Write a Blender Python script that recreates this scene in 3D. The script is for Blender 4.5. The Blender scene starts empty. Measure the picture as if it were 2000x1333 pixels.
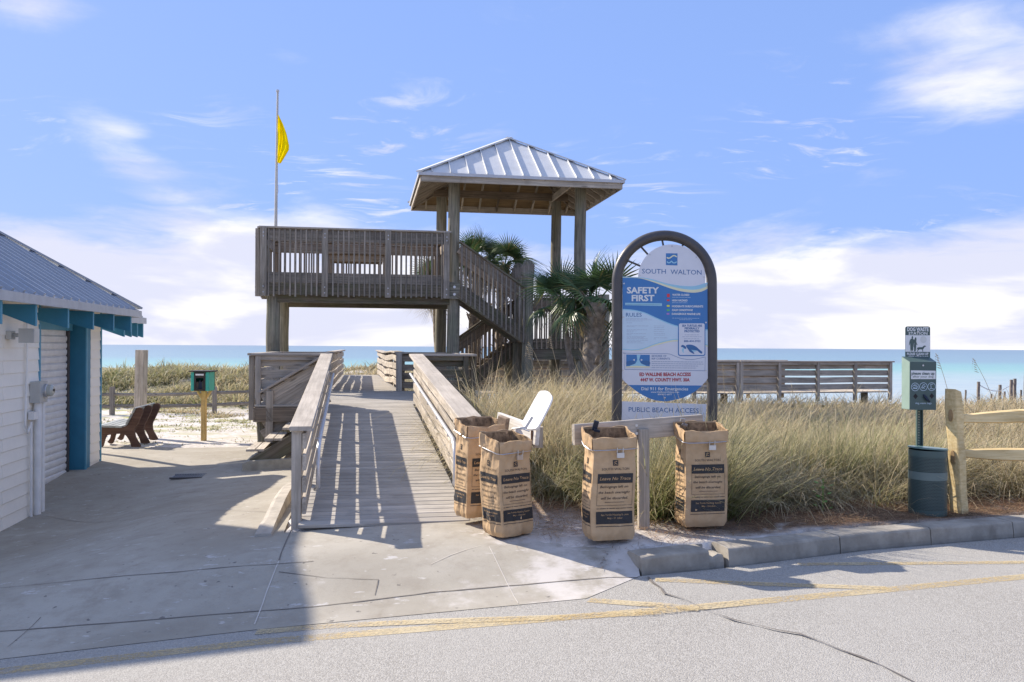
import bpy, bmesh, math, random
import numpy as np
from mathutils import Vector, Matrix, Euler
from mathutils.geometry import delaunay_2d_cdt, tessellate_polygon
random.seed(7); RS = np.random.RandomState(11)
R = math.radians
SC = bpy.context.scene; COL = SC.collection

# ------------------------------------------------------------------ camera
F = 1650.0; CZ = 1.6; HY = 678.0; ROLL = R(0.34)
cd = bpy.data.cameras.new('camera'); cam = bpy.data.objects.new('camera', cd); COL.objects.link(cam)
cd.sensor_width = 36.0; cd.lens = F*36/2000; cd.shift_y = (HY-666.5)/2000
cd.clip_start = 0.05; cd.clip_end = 60000
cam.matrix_world = Matrix.Translation((0, 0, CZ)) @ Matrix.Rotation(R(90), 4, 'X') @ Matrix.Rotation(ROLL, 4, 'Z')
SC.camera = cam
# ------------------------------------------------------------------ light
SUN_EL = R(35); SA = Vector((-0.83, 0.555, 0)).normalized()     # horizontal direction towards the sun
sd = SA*math.cos(SUN_EL) + Vector((0, 0, math.sin(SUN_EL)))
sl = bpy.data.lights.new('sun', 'SUN'); sl.energy = 5.0; sl.angle = R(0.53); sl.color = (1.0, 0.90, 0.77)
so = bpy.data.objects.new('sun', sl); COL.objects.link(so)
so.matrix_world = Matrix.Translation((-20, 15, 30)) @ sd.to_track_quat('Z', 'Y').to_matrix().to_4x4()
SC.view_settings.view_transform = 'Standard'; SC.view_settings.look = 'None'
SC.view_settings.exposure = 0.66; SC.view_settings.gamma = 1.0; SC.view_settings.use_curve_mapping = False
SC.cycles.max_bounces = 6; SC.cycles.transparent_max_bounces = 12

# ---- node helpers
class N:
    def __init__(s, tree):
        s.t = tree; s.n = tree.nodes; s.l = tree.links
    def new(s, typ, **kw):
        n = s.n.new(typ)
        for k, v in kw.items(): setattr(n, k, v)
        return n
    def put(s, inp, v):
        if isinstance(v, bpy.types.NodeSocket): s.l.new(v, inp)
        else: inp.default_value = v
    def math(s, op, a, b=0.0, c=None, clamp=False):
        n = s.new('ShaderNodeMath', operation=op, use_clamp=clamp); s.put(n.inputs[0], a); s.put(n.inputs[1], b)
        if c is not None: s.put(n.inputs[2], c)
        return n.outputs[0]
    def vmath(s, op, a, b=(0, 0, 0), out=0):
        n = s.new('ShaderNodeVectorMath', operation=op); s.put(n.inputs[0], a)
        if op == 'SCALE': s.put(n.inputs['Scale'], b)
        else: s.put(n.inputs[1], b)
        return n.outputs['Value'] if op in ('DOT_PRODUCT', 'LENGTH', 'DISTANCE') else n.outputs[0]
    def noise(s, vec, scale, detail=4, rough=0.55, dist=0.0, col=False):
        n = s.new('ShaderNodeTexNoise'); s.put(n.inputs['Vector'], vec); s.put(n.inputs['Scale'], scale)
        n.inputs['Detail'].default_value = detail; n.inputs['Roughness'].default_value = rough; n.inputs['Distortion'].default_value = dist
        return n.outputs['Color' if col else 'Fac']
    def sstep(s, v, a, b, lo=0.0, hi=1.0):
        n = s.new('ShaderNodeMapRange', interpolation_type='SMOOTHSTEP'); s.put(n.inputs[0], v)
        n.inputs[1].default_value = a; n.inputs[2].default_value = b; n.inputs[3].default_value = lo; n.inputs[4].default_value = hi
        return n.outputs[0]
    def mix(s, f, a, b, blend='MIX'):
        n = s.new('ShaderNodeMix', data_type='RGBA', blend_type=blend); s.put(n.inputs[0], f)
        s.put(n.inputs[6], c4(a)); s.put(n.inputs[7], c4(b)); return n.outputs[2]
    def sep(s, v):
        n = s.new('ShaderNodeSeparateXYZ'); s.put(n.inputs[0], v); return n.outputs
    def comb(s, x, y, z):
        n = s.new('ShaderNodeCombineXYZ'); s.put(n.inputs[0], x); s.put(n.inputs[1], y); s.put(n.inputs[2], z); return n.outputs[0]
def c4(c):
    return c if isinstance(c, bpy.types.NodeSocket) else (tuple(c)+(1.0,) if len(c) == 3 else c)

# ------------------------------------------------------------------ sky
wd = bpy.data.worlds.new('World'); SC.world = wd; wd.use_nodes = True; wn = N(wd.node_tree); wn.n.clear()
sky = wn.new('ShaderNodeTexSky', sky_type='NISHITA'); sky.sun_disc = False
sky.sun_elevation = SUN_EL; sky.sun_rotation = math.atan2(SA.x, SA.y)
sky.air_density = 1.0; sky.dust_density = 0.3; sky.ozone_density = 2.0; sky.altitude = 0
tc = wn.new('ShaderNodeTexCoord'); D = tc.outputs['Generated']
dx, dy, dz = wn.sep(D)
zc = wn.math('MAXIMUM', dz, 0.0)
den = wn.math('ADD', zc, 0.10)
pv = wn.comb(wn.math('DIVIDE', dx, den), wn.math('DIVIDE', dy, den), 0.0)
warp = wn.noise(pv, 0.8, 3, 0.5, col=True)
pw = wn.vmath('ADD', pv, wn.vmath('SCALE', wn.vmath('SUBTRACT', warp, (0.5, 0.5, 0.5)), 0.9))
pw = wn.vmath('MULTIPLY', pw, (1.0, 0.9, 1.0))
n1 = wn.noise(wn.vmath('ADD', pw, (3.1, 1.7, 0)), 1.3, 10, 0.60)
n2 = wn.noise(wn.vmath('MULTIPLY', D, (5.0, 5.0, 26.0)), 1.0, 6, 0.55, 0.6)
def blob(px, py, sx, sy, amp, rot=0.0):
    """a cloud bank that stands at a fixed azimuth and elevation of the sky"""
    az = math.atan((px-1000)/F); el = math.atan((HY-py)/F*math.cos(az))
    a = wn.math('SUBTRACT', AZ, az); e = wn.math('SUBTRACT', EL, el)
    c, s_ = math.cos(rot), math.sin(rot)
    a2 = wn.math('ADD', wn.math('MULTIPLY', a, c), wn.math('MULTIPLY', e, s_))
    e2 = wn.math('SUBTRACT', wn.math('MULTIPLY', e, c), wn.math('MULTIPLY', a, s_))
    q = wn.math('ADD', wn.math('POWER', wn.math('DIVIDE', a2, sx/F), 2.0), wn.math('POWER', wn.math('DIVIDE', e2, sy/F), 2.0))
    return wn.math('MULTIPLY', wn.math('EXPONENT', wn.math('MULTIPLY', q, -1.0)), amp)
AZ = wn.math('ARCTAN2', dx, dy); EL = wn.math('ARCSINE', dz)
bias = wn.sstep(EL, 0.015, 0.20, 0.35, -0.11)
for args in [(60, 540, 480, 90, .24, -.10), (640, 530, 330, 100, .10), (1500, 590, 640, 70, .16, .05), (1900, 510, 300, 80, .12, .25), (1850, 105, 240, 110, .25, -.3),
             (1120, 430, 200, 90, -.10), (235, 285, 100, 50, .205, -.35), (300, 360, 110, 40, .08, -.4), (330, 400, 60, 25, .08), (50, 20, 100, 45, .27), (590, 165, 120, 34, .13), (700, 190, 60, 18, .12), (440, 460, 110, 40, .14), (560, 120, 60, 20, .12), (1500, 200, 150, 60, .05, .9),
             (1000, 200, 420, 180, -.10), (620, 400, 190, 50, .08), (1640, 350, 130, 30, .10), (1480, 520, 150, 40, .10), (470, 120, 160, 90, -.06), (1300, 100, 190, 110, -.08)]:
    bias = wn.math('ADD', bias, blob(*args))
dn = wn.math('ADD', wn.math('ADD', wn.math('MULTIPLY', n1, 0.75), wn.math('MULTIPLY', n2, 0.25)), bias)
bias_up = wn.sstep(EL, 0.41, 0.75, 0.0, 0.22)      # broken cloud goes on overhead; more added out of view to make shade less blue
cf = wn.sstep(wn.math('ADD', dn, bias_up), 0.49, 0.82)
n3 = wn.noise(wn.vmath('MULTIPLY', pw, (2.2, 5.0, 1.0)), 1.7, 8, 0.62, 0.5)
n4 = wn.noise(wn.vmath('ADD', pv, (7.0, 2.0, 0.0)), 0.9, 3, 0.5)
wisp = wn.math('MULTIPLY', wn.math('MULTIPLY', wn.sstep(n3, 0.53, 0.74), wn.sstep(n4, 0.42, 0.60)), 0.75)
cf = wn.math('MAXIMUM', cf, wisp)
base = wn.new('ShaderNodeMix', data_type='RGBA', blend_type='MULTIPLY'); base.inputs[0].default_value = 1.0
wn.l.new(sky.outputs[0], base.inputs[6]); base.inputs[7].default_value = (1.25, 1.0, 1.15, 1)
lift = wn.mix(wn.sstep(EL, 0.0, 0.5, 0.86, 0.72), base.outputs[2], (2.45, 4.1, 8.5))
shade = wn.noise(wn.vmath('MULTIPLY', D, (4.0, 4.0, 17.0)), 1.3, 5, 0.5, 0.4)
ccol = wn.mix(wn.sstep(shade, 0.42, 0.62), (6.5, 6.6, 7.8), (9.2, 8.9, 8.8))
skyc = wn.mix(wn.math('MULTIPLY', cf, 0.93), lift, ccol)
bg = wn.new('ShaderNodeBackground'); wn.l.new(skyc, bg.inputs[0]); bg.inputs[1].default_value = 0.080
wo = wn.new('ShaderNodeOutputWorld'); wn.l.new(bg.outputs[0], wo.inputs[0])

# ------------------------------------------------------------------ geometry of the place
def P(px, py, d):
    X0, Y0 = px-1000.0, py-HY; c, s = math.cos(ROLL), math.sin(ROLL)
    x = X0*c + Y0*s; y = -X0*s + Y0*c
    return Vector((x/F*d, d, CZ - y/F*d))
TH = R(9.73); CU, SU = math.cos(TH), math.sin(TH)
def U(a, b, z=0.0): return Vector((a*CU - b*SU, a*SU + b*CU, z))      # boardwalk frame: a to the right, b towards the sea
def AB(v): return (v.x*CU + v.y*SU, -v.x*SU + v.y*CU)
FR = Matrix.Rotation(TH, 4, 'Z')

def fnoise(x, y, seed=0):
    x = np.asarray(x, float); y = np.asarray(y, float)
    xi = np.floor(x).astype(int); yi = np.floor(y).astype(int); fx = x-xi; fy = y-yi
    def h(i, j):
        n = (i*374761393 + j*668265263 + seed*974711) & 0x7fffffff
        n = ((n ^ (n >> 13))*1274126177) & 0x7fffffff
        return ((n ^ (n >> 16)) & 0xffff)/65535.0
    u = fx*fx*(3-2*fx); v = fy*fy*(3-2*fy)
    return (h(xi, yi)*(1-u)+h(xi+1, yi)*u)*(1-v) + (h(xi, yi+1)*(1-u)+h(xi+1, yi+1)*u)*v
def fbm(x, y, o=4, seed=0):
    a, t, s = 1.0, 0.0, 0.0
    for k in range(o):
        s = s + a*fnoise(np.asarray(x)*2**k, np.asarray(y)*2**k, seed+k*17); t += a; a *= 0.5
    return s/t
def sst(e0, e1, x):
    t = np.clip((np.asarray(x, float)-e0)/(e1-e0), 0, 1); return t*t*(3-2*t)

RE = np.array([(-60, -8.5), (-14, 2.2), (-6, 4.45), (-3.18, 5.24), (-1.69, 5.57), (.53, 5.90), (.98, 6.40), (1.60, 6.61), (3.08, 7.26), (4.73, 7.80), (9, 9.1), (20, 12.2), (60, 23)])
def roadY(X): return np.interp(X, RE[:, 0], RE[:, 1])
def zroad(X): return -0.13 - 0.055*np.clip(1-np.asarray(X, float), 0, 6)
CP = np.array([(-1.9, 7.5, 0), (-.5, 7.3, 0), (-1.3, 8.6, 0), (-1, 6.3, -.10), (1, 7, 0), (-3, 7.5, -.2), (-6, 10, -.6), (-6.2, 10.9, -.6), (-5.5, 8, -.55), (-4.6, 12.4, -.42), (-6.9, 13.9, -.30), (-6.7, 12.6, -.42), (-4, 14, -.33),
    (-3.2, 10.5, -.25), (-3, 12.5, -.27), (-2.2, 9, -.08), (-3.1, 13.7, -.25), (-7, 16, -.36), (-6.6, 18, -.44), (-4.5, 17, -.4), (-4, 6, -.35), (-7, 6, -.5), (-10, 9, -.6), (-10, 14, -.4), (-10, 18, -.4), (-7, 21, -.5),
    (0, 8, .02), (2, 8, .02), (5, 8.7, .0), (9, 10, .02), (14, 12, .05), (.6, 12, .38), (4, 14, .12), (9, 15, .12), (13, 18, .1), (0, 16, .1), (-2.6, 16, -.1), (-3, 20, -.3), (3, 20, .05), (9, 21, .05), (5, 11, .05), (2, 10.4, .1), (0.4,9.6,.1)])
XS_L = np.array([-100, 16, 22, 30, 33, 36.5, 40, 44, 55, 70, 90, 4000]); ZS_L = np.array([-.4, -.4, -.55, -.78, -.40, .28, .46, -.1, -3, -5.2, -6.5, -6.5])
XS_R = np.array([-100, 22, 26, 30, 38, 55, 70, 90, 4000]); ZS_R = np.array([.05, .02, -.1, -.6, -2.2, -4.2, -5.2, -6.5, -6.5])
def G(X, Y):
    X = np.asarray(X, float); Y = np.asarray(Y, float); sh = X.shape; x = X.ravel(); y = Y.ravel()
    d2 = (x[:, None]-CP[None, :, 0])**2 + (y[:, None]-CP[None, :, 1])**2
    w = np.exp(-(d2 - d2.min(1)[:, None])/(2*1.1**2)); zn = (w*CP[None, :, 2]).sum(1)/w.sum(1)
    f = sst(-4, -1.5, x); zf = np.interp(y, XS_L, ZS_L)*(1-f) + np.interp(y, XS_R, ZS_R)*f
    k = sst(18, 22, y); z = zn*(1-k)+zf*k
    q = (y-roadY(x))*.94; bw = np.where(x < .6, 1.25, np.where(x > 1.1, .05, 1.25-2.4*(x-.6)))
    z = zroad(x)*(1-sst(0, 1, q/bw)) + z*sst(0, 1, q/bw)
    return z.reshape(sh)
def g1(x, y): return float(G(np.array([x]), np.array([y]))[0])
def rd1(x): return float(zroad(x))
def hit(px, py, fn=None, d0=8.0):
    fn = fn or g1; d = d0
    for _ in range(40):
        p = P(px, py, 1.0); z = fn(p.x*d, d); d = d*.5 + .5*(z-CZ)/(p.z-CZ)
    p = P(px, py, d); return p
def sandh(X, Y):
    """loose sand over the ground; it spills over the right edge of the concrete"""
    X = np.asarray(X, float); Y = np.asarray(Y, float)
    n = fbm(X*2.3, Y*2.3, 4, 5); n2 = fbm(X*7, Y*7, 3, 9)
    return .02*(n-.5)*2 + .016*(n2-.5)
# ------------------------------------------------------------------ object helpers
def tag(o, label=None, cat=None, group=None, kind=None):
    if label: o['label'] = label
    if cat: o['category'] = cat
    if group: o['group'] = group
    if kind: o['kind'] = kind
    return o
def thing(name, label, cat, loc=(0, 0, 0), rz=0.0, group=None, kind=None):
    o = bpy.data.objects.new(name, None); COL.objects.link(o); o.empty_display_size = .1
    o.location = loc; o.rotation_euler = (0, 0, rz); return tag(o, label, cat, group, kind)
def wm(o):
    m = o.matrix_basis.copy() if not o.parent else wm(o.parent) @ o.matrix_basis
    return m
def adopt(o, parent):
    """o carries its world matrix in matrix_basis; parent it keeping the place"""
    if parent is not None:
        m = wm(parent).inverted() @ o.matrix_basis; o.parent = parent; o.matrix_basis = m
def link(name, me, mat=None, parent=None, M=None):
    o = bpy.data.objects.new(name, me); COL.objects.link(o)
    if mat is not None and not me.materials: me.materials.append(mat)
    o.matrix_basis = M if M is not None else Matrix.Identity(4)
    adopt(o, parent); return o
class MB:
    """collects faces in world coordinates, builds ONE mesh object"""
    def __init__(s): s.v = []; s.f = []
    def add(s, v, f):
        k = len(s.v); s.v += [tuple(p) for p in v]; s.f += [tuple(i+k for i in q) for q in f]
    def box(s, c, size, M=None):
        x, y, z = [d/2 for d in size]
        vs = [Vector((i*x, j*y, k*z)) for i in (-1, 1) for j in (-1, 1) for k in (-1, 1)]
        if M is not None: vs = [M @ v for v in vs]
        c = Vector(c); s.add([v+c for v in vs], [(0, 1, 3, 2), (4, 6, 7, 5), (0, 4, 5, 1), (2, 3, 7, 6), (0, 2, 6, 4), (1, 5, 7, 3)])
    def bar(s, p0, p1, w, t, up=(0, 0, 1)):
        M, L = orient(p0, p1, up); s.box((Vector(p0)+Vector(p1))/2, (L, t, w), M.to_3x3())
    def tube(s, pts, r, n=8, cap=True):
        pts = [Vector(p) for p in pts]; k = len(s.v); rs = r if isinstance(r, (list, tuple)) else [r]*len(pts)
        ref = None; V = []
        for i, p in enumerate(pts):
            d = (pts[min(i+1, len(pts)-1)]-pts[max(i-1, 0)]).normalized()
            if ref is None: ref = d.orthogonal().normalized()
            ref = (ref - d*ref.dot(d)).normalized(); b = d.cross(ref)
            V += [p + (ref*math.cos(2*math.pi*j/n) + b*math.sin(2*math.pi*j/n))*rs[i] for j in range(n)]
        Fc = [(i*n+j, i*n+(j+1) % n, (i+1)*n+(j+1) % n, (i+1)*n+j) for i in range(len(pts)-1) for j in range(n)]
        if cap: Fc += [tuple(range(n))[::-1], tuple((len(pts)-1)*n+j for j in range(n))]
        s.add(V, Fc)
    def prism(s, pts, back):
        """polygon (3-d points, one plane) with thickness: back is the offset vector"""
        n = len(pts); pts = [Vector(p) for p in pts]; bk = [p+Vector(back) for p in pts]
        tri = tessellate_polygon([pts])
        F_ = [tuple(t) for t in tri] + [tuple(n+i for i in t[::-1]) for t in tri] + [(i, i+n, (i+1) % n+n, (i+1) % n) for i in range(n)]
        s.add(pts+bk, F_)
    def build(s, name, mat, parent=None, smooth=False, M=None):
        me = bpy.data.meshes.new(name); V = s.v
        W = wm(parent) if parent is not None else (M if M is not None else Matrix.Identity(4))
        inv = W.inverted(); me.from_pydata([inv @ Vector(p) for p in V], [], s.f); me.update()
        if smooth:
            me.shade_smooth()
            try: me.set_sharp_from_angle(angle=R(40))
            except Exception: pass
        if mat is not None: me.materials.append(mat)
        o = bpy.data.objects.new(name, me); COL.objects.link(o)
        if parent is not None: o.parent = parent
        else: o.matrix_basis = W
        return o
def orient(p0, p1, up=(0, 0, 1)):
    p0 = Vector(p0); p1 = Vector(p1); d = p1-p0; L = d.length; x = d/L; up = Vector(up)
    y = up.cross(x)
    if y.length < 1e-5: y = Vector((0, 1, 0)).cross(x)
    y.normalize(); z = x.cross(y)
    M = Matrix(((x.x, y.x, z.x, 0), (x.y, y.y, z.y, 0), (x.z, y.z, z.z, 0), (0, 0, 0, 1)))
    return M, L
_cache = {}
def fix_normals(me):
    bm = bmesh.new(); bm.from_mesh(me); bmesh.ops.recalc_face_normals(bm, faces=bm.faces); bm.to_mesh(me); bm.free()
def board_mesh(L, w, t, mat, ch=0.006):
    key = ('b', round(L, 3), round(w, 3), round(t, 3), mat.name)
    if key in _cache: return _cache[key]
    ch = min(ch, t*.25, w*.25); y, z, x = t/2, w/2, L/2
    prof = [(-y+ch, -z), (y-ch, -z), (y, -z+ch), (y, z-ch), (y-ch, z), (-y+ch, z), (-y, z-ch), (-y, -z+ch)]
    vs = [(-x, a, b) for a, b in prof] + [(x, a, b) for a, b in prof]
    fs = [(i, (i+1) % 8, (i+1) % 8+8, i+8) for i in range(8)] + [tuple(range(8))[::-1], tuple(range(8, 16))]
    me = bpy.data.meshes.new('board'); me.from_pydata(vs, [], fs); me.update(); fix_normals(me); me.materials.append(mat); _cache[key] = me
    return me
def board(name, p0, p1, w, t, mat, parent=None, up=(0, 0, 1), twist=0.0):
    """a sawn board: length p0-p1, w across (along up), t thick; grain runs along its own X"""
    M, L = orient(p0, p1, up); T = Matrix.Translation((Vector(p0)+Vector(p1))/2) @ M
    if twist: T = T @ Matrix.Rotation(twist, 4, 'X')
    return link(name, board_mesh(L, w, t, mat), None, parent, T)
def pole_mesh(L, r0, r1, mat, n=20, seed=0):
    key = ('p', round(L, 3), round(r0, 3), round(r1, 3), mat.name)
    if key in _cache: return _cache[key]
    mb = MB(); k = 12; pts = [(-L/2+L*i/k, 0.006*math.sin(i*1.3), 0.006*math.cos(i*1.9)) for i in range(k+1)]
    mb.tube(pts, [r0+(r1-r0)*i/k for i in range(k+1)], n)
    me = bpy.data.meshes.new('pole'); me.from_pydata(mb.v, [], mb.f); me.shade_smooth(); fix_normals(me)
    try: me.set_sharp_from_angle(angle=R(50))
    except Exception: pass
    me.materials.append(mat); _cache[key] = me; return me
def pole(name, p0, p1, r0, r1, mat, parent=None):
    M, L = orient(p0, p1, (0, 1, 0)); return link(name, pole_mesh(L, r0, r1, mat), None, parent, Matrix.Translation((Vector(p0)+Vector(p1))/2) @ M)
_tc = {}
def text2d(body, shear=0.0, bold=0.0, space=1.0):
    """outline text as flat triangles, normalised: x from 0 to 1 over its width, y from 0 to 1 over cap height; returns aspect too"""
    key = (body, shear, bold, space)
    if key in _tc: return _tc[key]
    c = bpy.data.curves.new('txt', 'FONT'); c.body = body; c.shear = shear; c.offset = bold; c.space_character = space; c.resolution_u = 2
    o = bpy.data.objects.new('txt', c); COL.objects.link(o); me = bpy.data.meshes.new_from_object(o)
    v = np.array([p.co[:2] for p in me.vertices]); f = [tuple(p.vertices) for p in me.polygons]
    bpy.data.objects.remove(o); bpy.data.meshes.remove(me); bpy.data.curves.remove(c)
    x0, x1 = v[:, 0].min(), v[:, 0].max(); w = x1-x0
    v[:, 0] = (v[:, 0]-x0)/w; cap = .70; v[:, 1] /= cap
    _tc[key] = (v, f, w/cap); return _tc[key]
def put_text(mb, body, x0, x1, ybase, h, mapf, **kw):
    """lay text between x0 and x1 on baseline ybase with cap height h (y grows up), mapf(x,y)->3-d"""
    v, f, asp = text2d(body, **kw); mb.add([mapf(x0+(x1-x0)*a, ybase+h*b) for a, b in v], f)
def smoothline(pts, n=8):
    out = []; P_ = [pts[0]]+list(pts)+[pts[-1]]
    for i in range(1, len(P_)-2):
        p0, p1, p2, p3 = [np.array(q, float) for q in P_[i-1:i+3]]
        for k in range(n):
            t = k/n; out.append(tuple(.5*((2*p1)+(-p0+p2)*t+(2*p0-5*p1+4*p2-p3)*t*t+(-p0+3*p1-3*p2+p3)*t**3)))
    out.append(tuple(pts[-1])); return out

# ------------------------------------------------------------------ materials
def newmat(name):
    m = bpy.data.materials.new(name); m.use_nodes = True; nn = N(m.node_tree)
    return m, nn, nn.n['Principled BSDF']
def bump(nn, bs, h, st, dist=.02):
    b = nn.new('ShaderNodeBump'); b.inputs['Strength'].default_value = st; b.inputs['Distance'].default_value = dist
    nn.put(b.inputs['Height'], h); nn.l.new(b.outputs[0], bs.inputs['Normal'])
def wood(name, c1, c2, green=0.0, rough=.85, var=.35, knots=True, gcol=(.10, .14, .06)):
    m, nn, bs = newmat(name); tc = nn.new('ShaderNodeTexCoord'); oi = nn.new('ShaderNodeObjectInfo'); rnd = oi.outputs['Random']
    off = nn.comb(nn.math('MULTIPLY', rnd, 37.0), nn.math('MULTIPLY', rnd, 11.0), nn.math('MULTIPLY', rnd, 23.0))
    v = nn.vmath('ADD', tc.outputs['Object'], off)
    gr = nn.noise(nn.vmath('MULTIPLY', v, (1.6, 34, 34)), 1.0, 6, .6, .35)
    fine = nn.noise(nn.vmath('MULTIPLY', v, (6, 160, 160)), 1.0, 3, .6)
    big = nn.noise(nn.vmath('MULTIPLY', v, (1.2, 3, 3)), 1.0, 3, .5)
    c = nn.mix(nn.sstep(gr, .34, .66), c1, c2)
    dk = nn.sstep(fine, .58, .72); c = nn.mix(nn.math('MULTIPLY', dk, .45), c, tuple(x*.45 for x in c1))
    if knots:
        vo = nn.new('ShaderNodeTexVoronoi'); nn.put(vo.inputs['Vector'], nn.vmath('MULTIPLY', v, (1.6, 6, 6))); vo.inputs['Scale'].default_value = 1.0
        kn = nn.sstep(vo.outputs['Distance'], .07, .16, 1, 0); c = nn.mix(nn.math('MULTIPLY', kn, .6), c, tuple(x*.35 for x in c1))
    val = nn.math('ADD', nn.math('MULTIPLY', nn.math('SUBTRACT', rnd, .5), var), nn.sstep(big, .3, .7, .84, 1.14))
    c = nn.mix(1.0, c, nn.comb(val, val, val), 'MULTIPLY')
    if green:
        c = nn.mix(nn.math('MULTIPLY', nn.sstep(nn.noise(nn.vmath('MULTIPLY', v, (2.2, 7, 7)), 1.0, 5, .6), .38, .7), green), c, gcol)
    wp = nn.new('ShaderNodeNewGeometry').outputs['Position']; st_ = nn.sstep(nn.noise(wp, 2.1, 6, .68, .6), .50, .72); c = nn.mix(nn.math('MULTIPLY', st_, .38), c, tuple(x*.55 for x in c1))
    nn.l.new(c, bs.inputs['Base Color']); bs.inputs['Roughness'].default_value = rough; bs.inputs['Specular IOR Level'].default_value = .25
    bump(nn, bs, nn.math('ADD', gr, nn.math('MULTIPLY', fine, -.6)), .55, .004)
    return m
def plain(name, col, rough=.6, metal=0.0, spec=.4, var=.06, scale=6.0, bmp=0.0, dirt=0.0, dirtcol=(.2, .17, .13), coord='Object'):
    m, nn, bs = newmat(name); tc = nn.new('ShaderNodeTexCoord'); v = tc.outputs['Object'] if coord == 'Object' else nn.new('ShaderNodeNewGeometry').outputs['Position']
    n = nn.noise(v, scale, 5, .6); f = nn.sstep(n, .3, .7, 1-var, 1+var); c = nn.mix(1.0, col, nn.comb(f, f, f), 'MULTIPLY')
    if dirt:
        d = nn.noise(nn.vmath('MULTIPLY', v, (1.0, 1.0, .45)), scale*1.7, 6, .65); c = nn.mix(nn.math('MULTIPLY', nn.sstep(d, .5, .78), dirt), c, dirtcol)
    nn.l.new(c, bs.inputs['Base Color']); bs.inputs['Roughness'].default_value = rough; bs.inputs['Metallic'].default_value = metal; bs.inputs['Specular IOR Level'].default_value = spec
    if bmp: bump(nn, bs, nn.noise(v, scale*8, 4, .6), bmp, .003)
    return m
W_RAIL = wood('weathered_wood_rail', (.37, .325, .265), (.55, .485, .40), var=.24)
W_DECK = wood('weathered_deck', (.34, .315, .275), (.43, .40, .355), var=.06, knots=False)
W_CAP = wood('cap_board_taupe', (.38, .335, .28), (.47, .42, .355), var=.12, knots=False)
W_GREY = wood('weathered_wood_grey', (.205, .18, .15), (.34, .30, .255), var=.3, green=.10)
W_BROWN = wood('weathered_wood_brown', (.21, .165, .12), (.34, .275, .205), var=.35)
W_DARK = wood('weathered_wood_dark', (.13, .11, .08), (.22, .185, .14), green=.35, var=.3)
W_PILE = wood('treated_piling', (.16, .15, .115), (.32, .29, .225), green=.32, var=.2, gcol=(.17, .20, .12))
def siding(name):
    m, nn, bs = newmat(name); pos = nn.new('ShaderNodeNewGeometry').outputs['Position']; x, y, z = nn.sep(pos); oi = nn.new('ShaderNodeObjectInfo').outputs['Random']
    c = nn.mix(nn.sstep(nn.noise(pos, 3, 5, .6), .3, .7), (.84, .79, .70), (.92, .87, .775)); v = nn.math('ADD', nn.math('MULTIPLY', oi, .06), .96); c = nn.mix(1.0, c, nn.comb(v, v, v), 'MULTIPLY')
    drip = nn.noise(nn.vmath('MULTIPLY', pos, (9, 9, .8)), 1.0, 5, .7); c = nn.mix(nn.math('MULTIPLY', nn.sstep(drip, .56, .78), .35), c, (.50, .44, .34))
    low = nn.math('MULTIPLY', nn.sstep(z, .25, -.62), nn.sstep(nn.noise(pos, 6, 6, .7), .35, .62)); c = nn.mix(nn.math('MULTIPLY', low, .5), c, (.42, .37, .28))
    nn.l.new(c, bs.inputs['Base Color']); bs.inputs['Roughness'].default_value = .6; bump(nn, bs, nn.noise(nn.vmath('MULTIPLY', pos, (6, 6, 60)), 1.0, 4), .25, .003); return m
WHITE = siding('white_siding_paint_weathered')
W_NEW = wood('fresh_pine', (.62, .46, .22), (.78, .62, .34), var=.12)
W_POSTY = wood('treated_yellow_post', (.55, .36, .13), (.72, .50, .20), var=.1)
W_FENCE = wood('old_split_rail', (.20, .175, .15), (.33, .29, .245), var=.3)
W_BENCHB = wood('brown_bench_casting', (.095, .055, .042), (.14, .085, .065), var=.12, knots=False)
W_BENCHG = wood('grey_green_bench_plank', (.27, .29, .29), (.36, .38, .38), var=.1, knots=False)
PLY = wood('ply_soffit', (.27, .185, .10), (.42, .30, .17), var=.3)
ROOFM = plain('galvalume_roof', (.60, .61, .61), .66, .0, .35, .05, 3, dirt=.10)
ROOFB = plain('grey_metal_roof', (.31, .335, .37), .38, .35, .5, .05, 3, dirt=.1)
TRIM = plain('grey_metal_flashing', (.52, .53, .55), .45, .3, dirt=.15)
WHITE = plain('white_siding_paint', (.90, .85, .75), .55, var=.04, scale=2, dirt=.12, dirtcol=(.5, .45, .37))
WHITEP = plain('white_pvc', (.80, .78, .74), .4, dirt=.2, dirtcol=(.45, .40, .33))
TEAL = plain('teal_blue_paint', (.035, .20, .31), .5, var=.08, scale=4, dirt=.1)
TEALL = plain('teal_blue_trim', (.09, .30, .42), .5, var=.06, scale=4)
SLATM = plain('rollup_door_paint', (.78, .765, .74), .4, dirt=.12)
GALV = plain('galvanised_steel', (.55, .56, .58), .35, .8, dirt=.15)
GREYBOX = plain('grey_meter_enclosure', (.50, .50, .47), .45, .2, dirt=.2)
GREEN = plain('green_powder_coat', (.07, .112, .105), .4, var=.05)
GREENL = plain('pale_green_side', (.16, .30, .27), .45)
BLACK = plain('black', (.012, .012, .014), .5)
POLEM = plain('dark_bronze_tube', (.085, .08, .08), .42, .3, var=.1)
PAPER = plain('cream_panel', (.66, .68, .72), .35)
KR, knn, kb = newmat('kraft_paper'); _g = knn.new('ShaderNodeTexCoord').outputs['Object']
_k = knn.noise(_g, 9, 5, .6); _f = knn.noise(knn.vmath('MULTIPLY', _g, (60, 60, 400)), 1.0, 2)
_c = knn.mix(knn.sstep(_k, .3, .7), (.47, .32, .18), (.57, .40, .235)); _c = knn.mix(knn.math('MULTIPLY', knn.sstep(knn.noise(_g, 3.2, 4, .6), .52, .72), .3), _c, (.40, .26, .14))
knn.l.new(_c, kb.inputs['Base Color']); kb.inputs['Roughness'].default_value = .8; kb.inputs['Specular IOR Level'].default_value = .2
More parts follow.
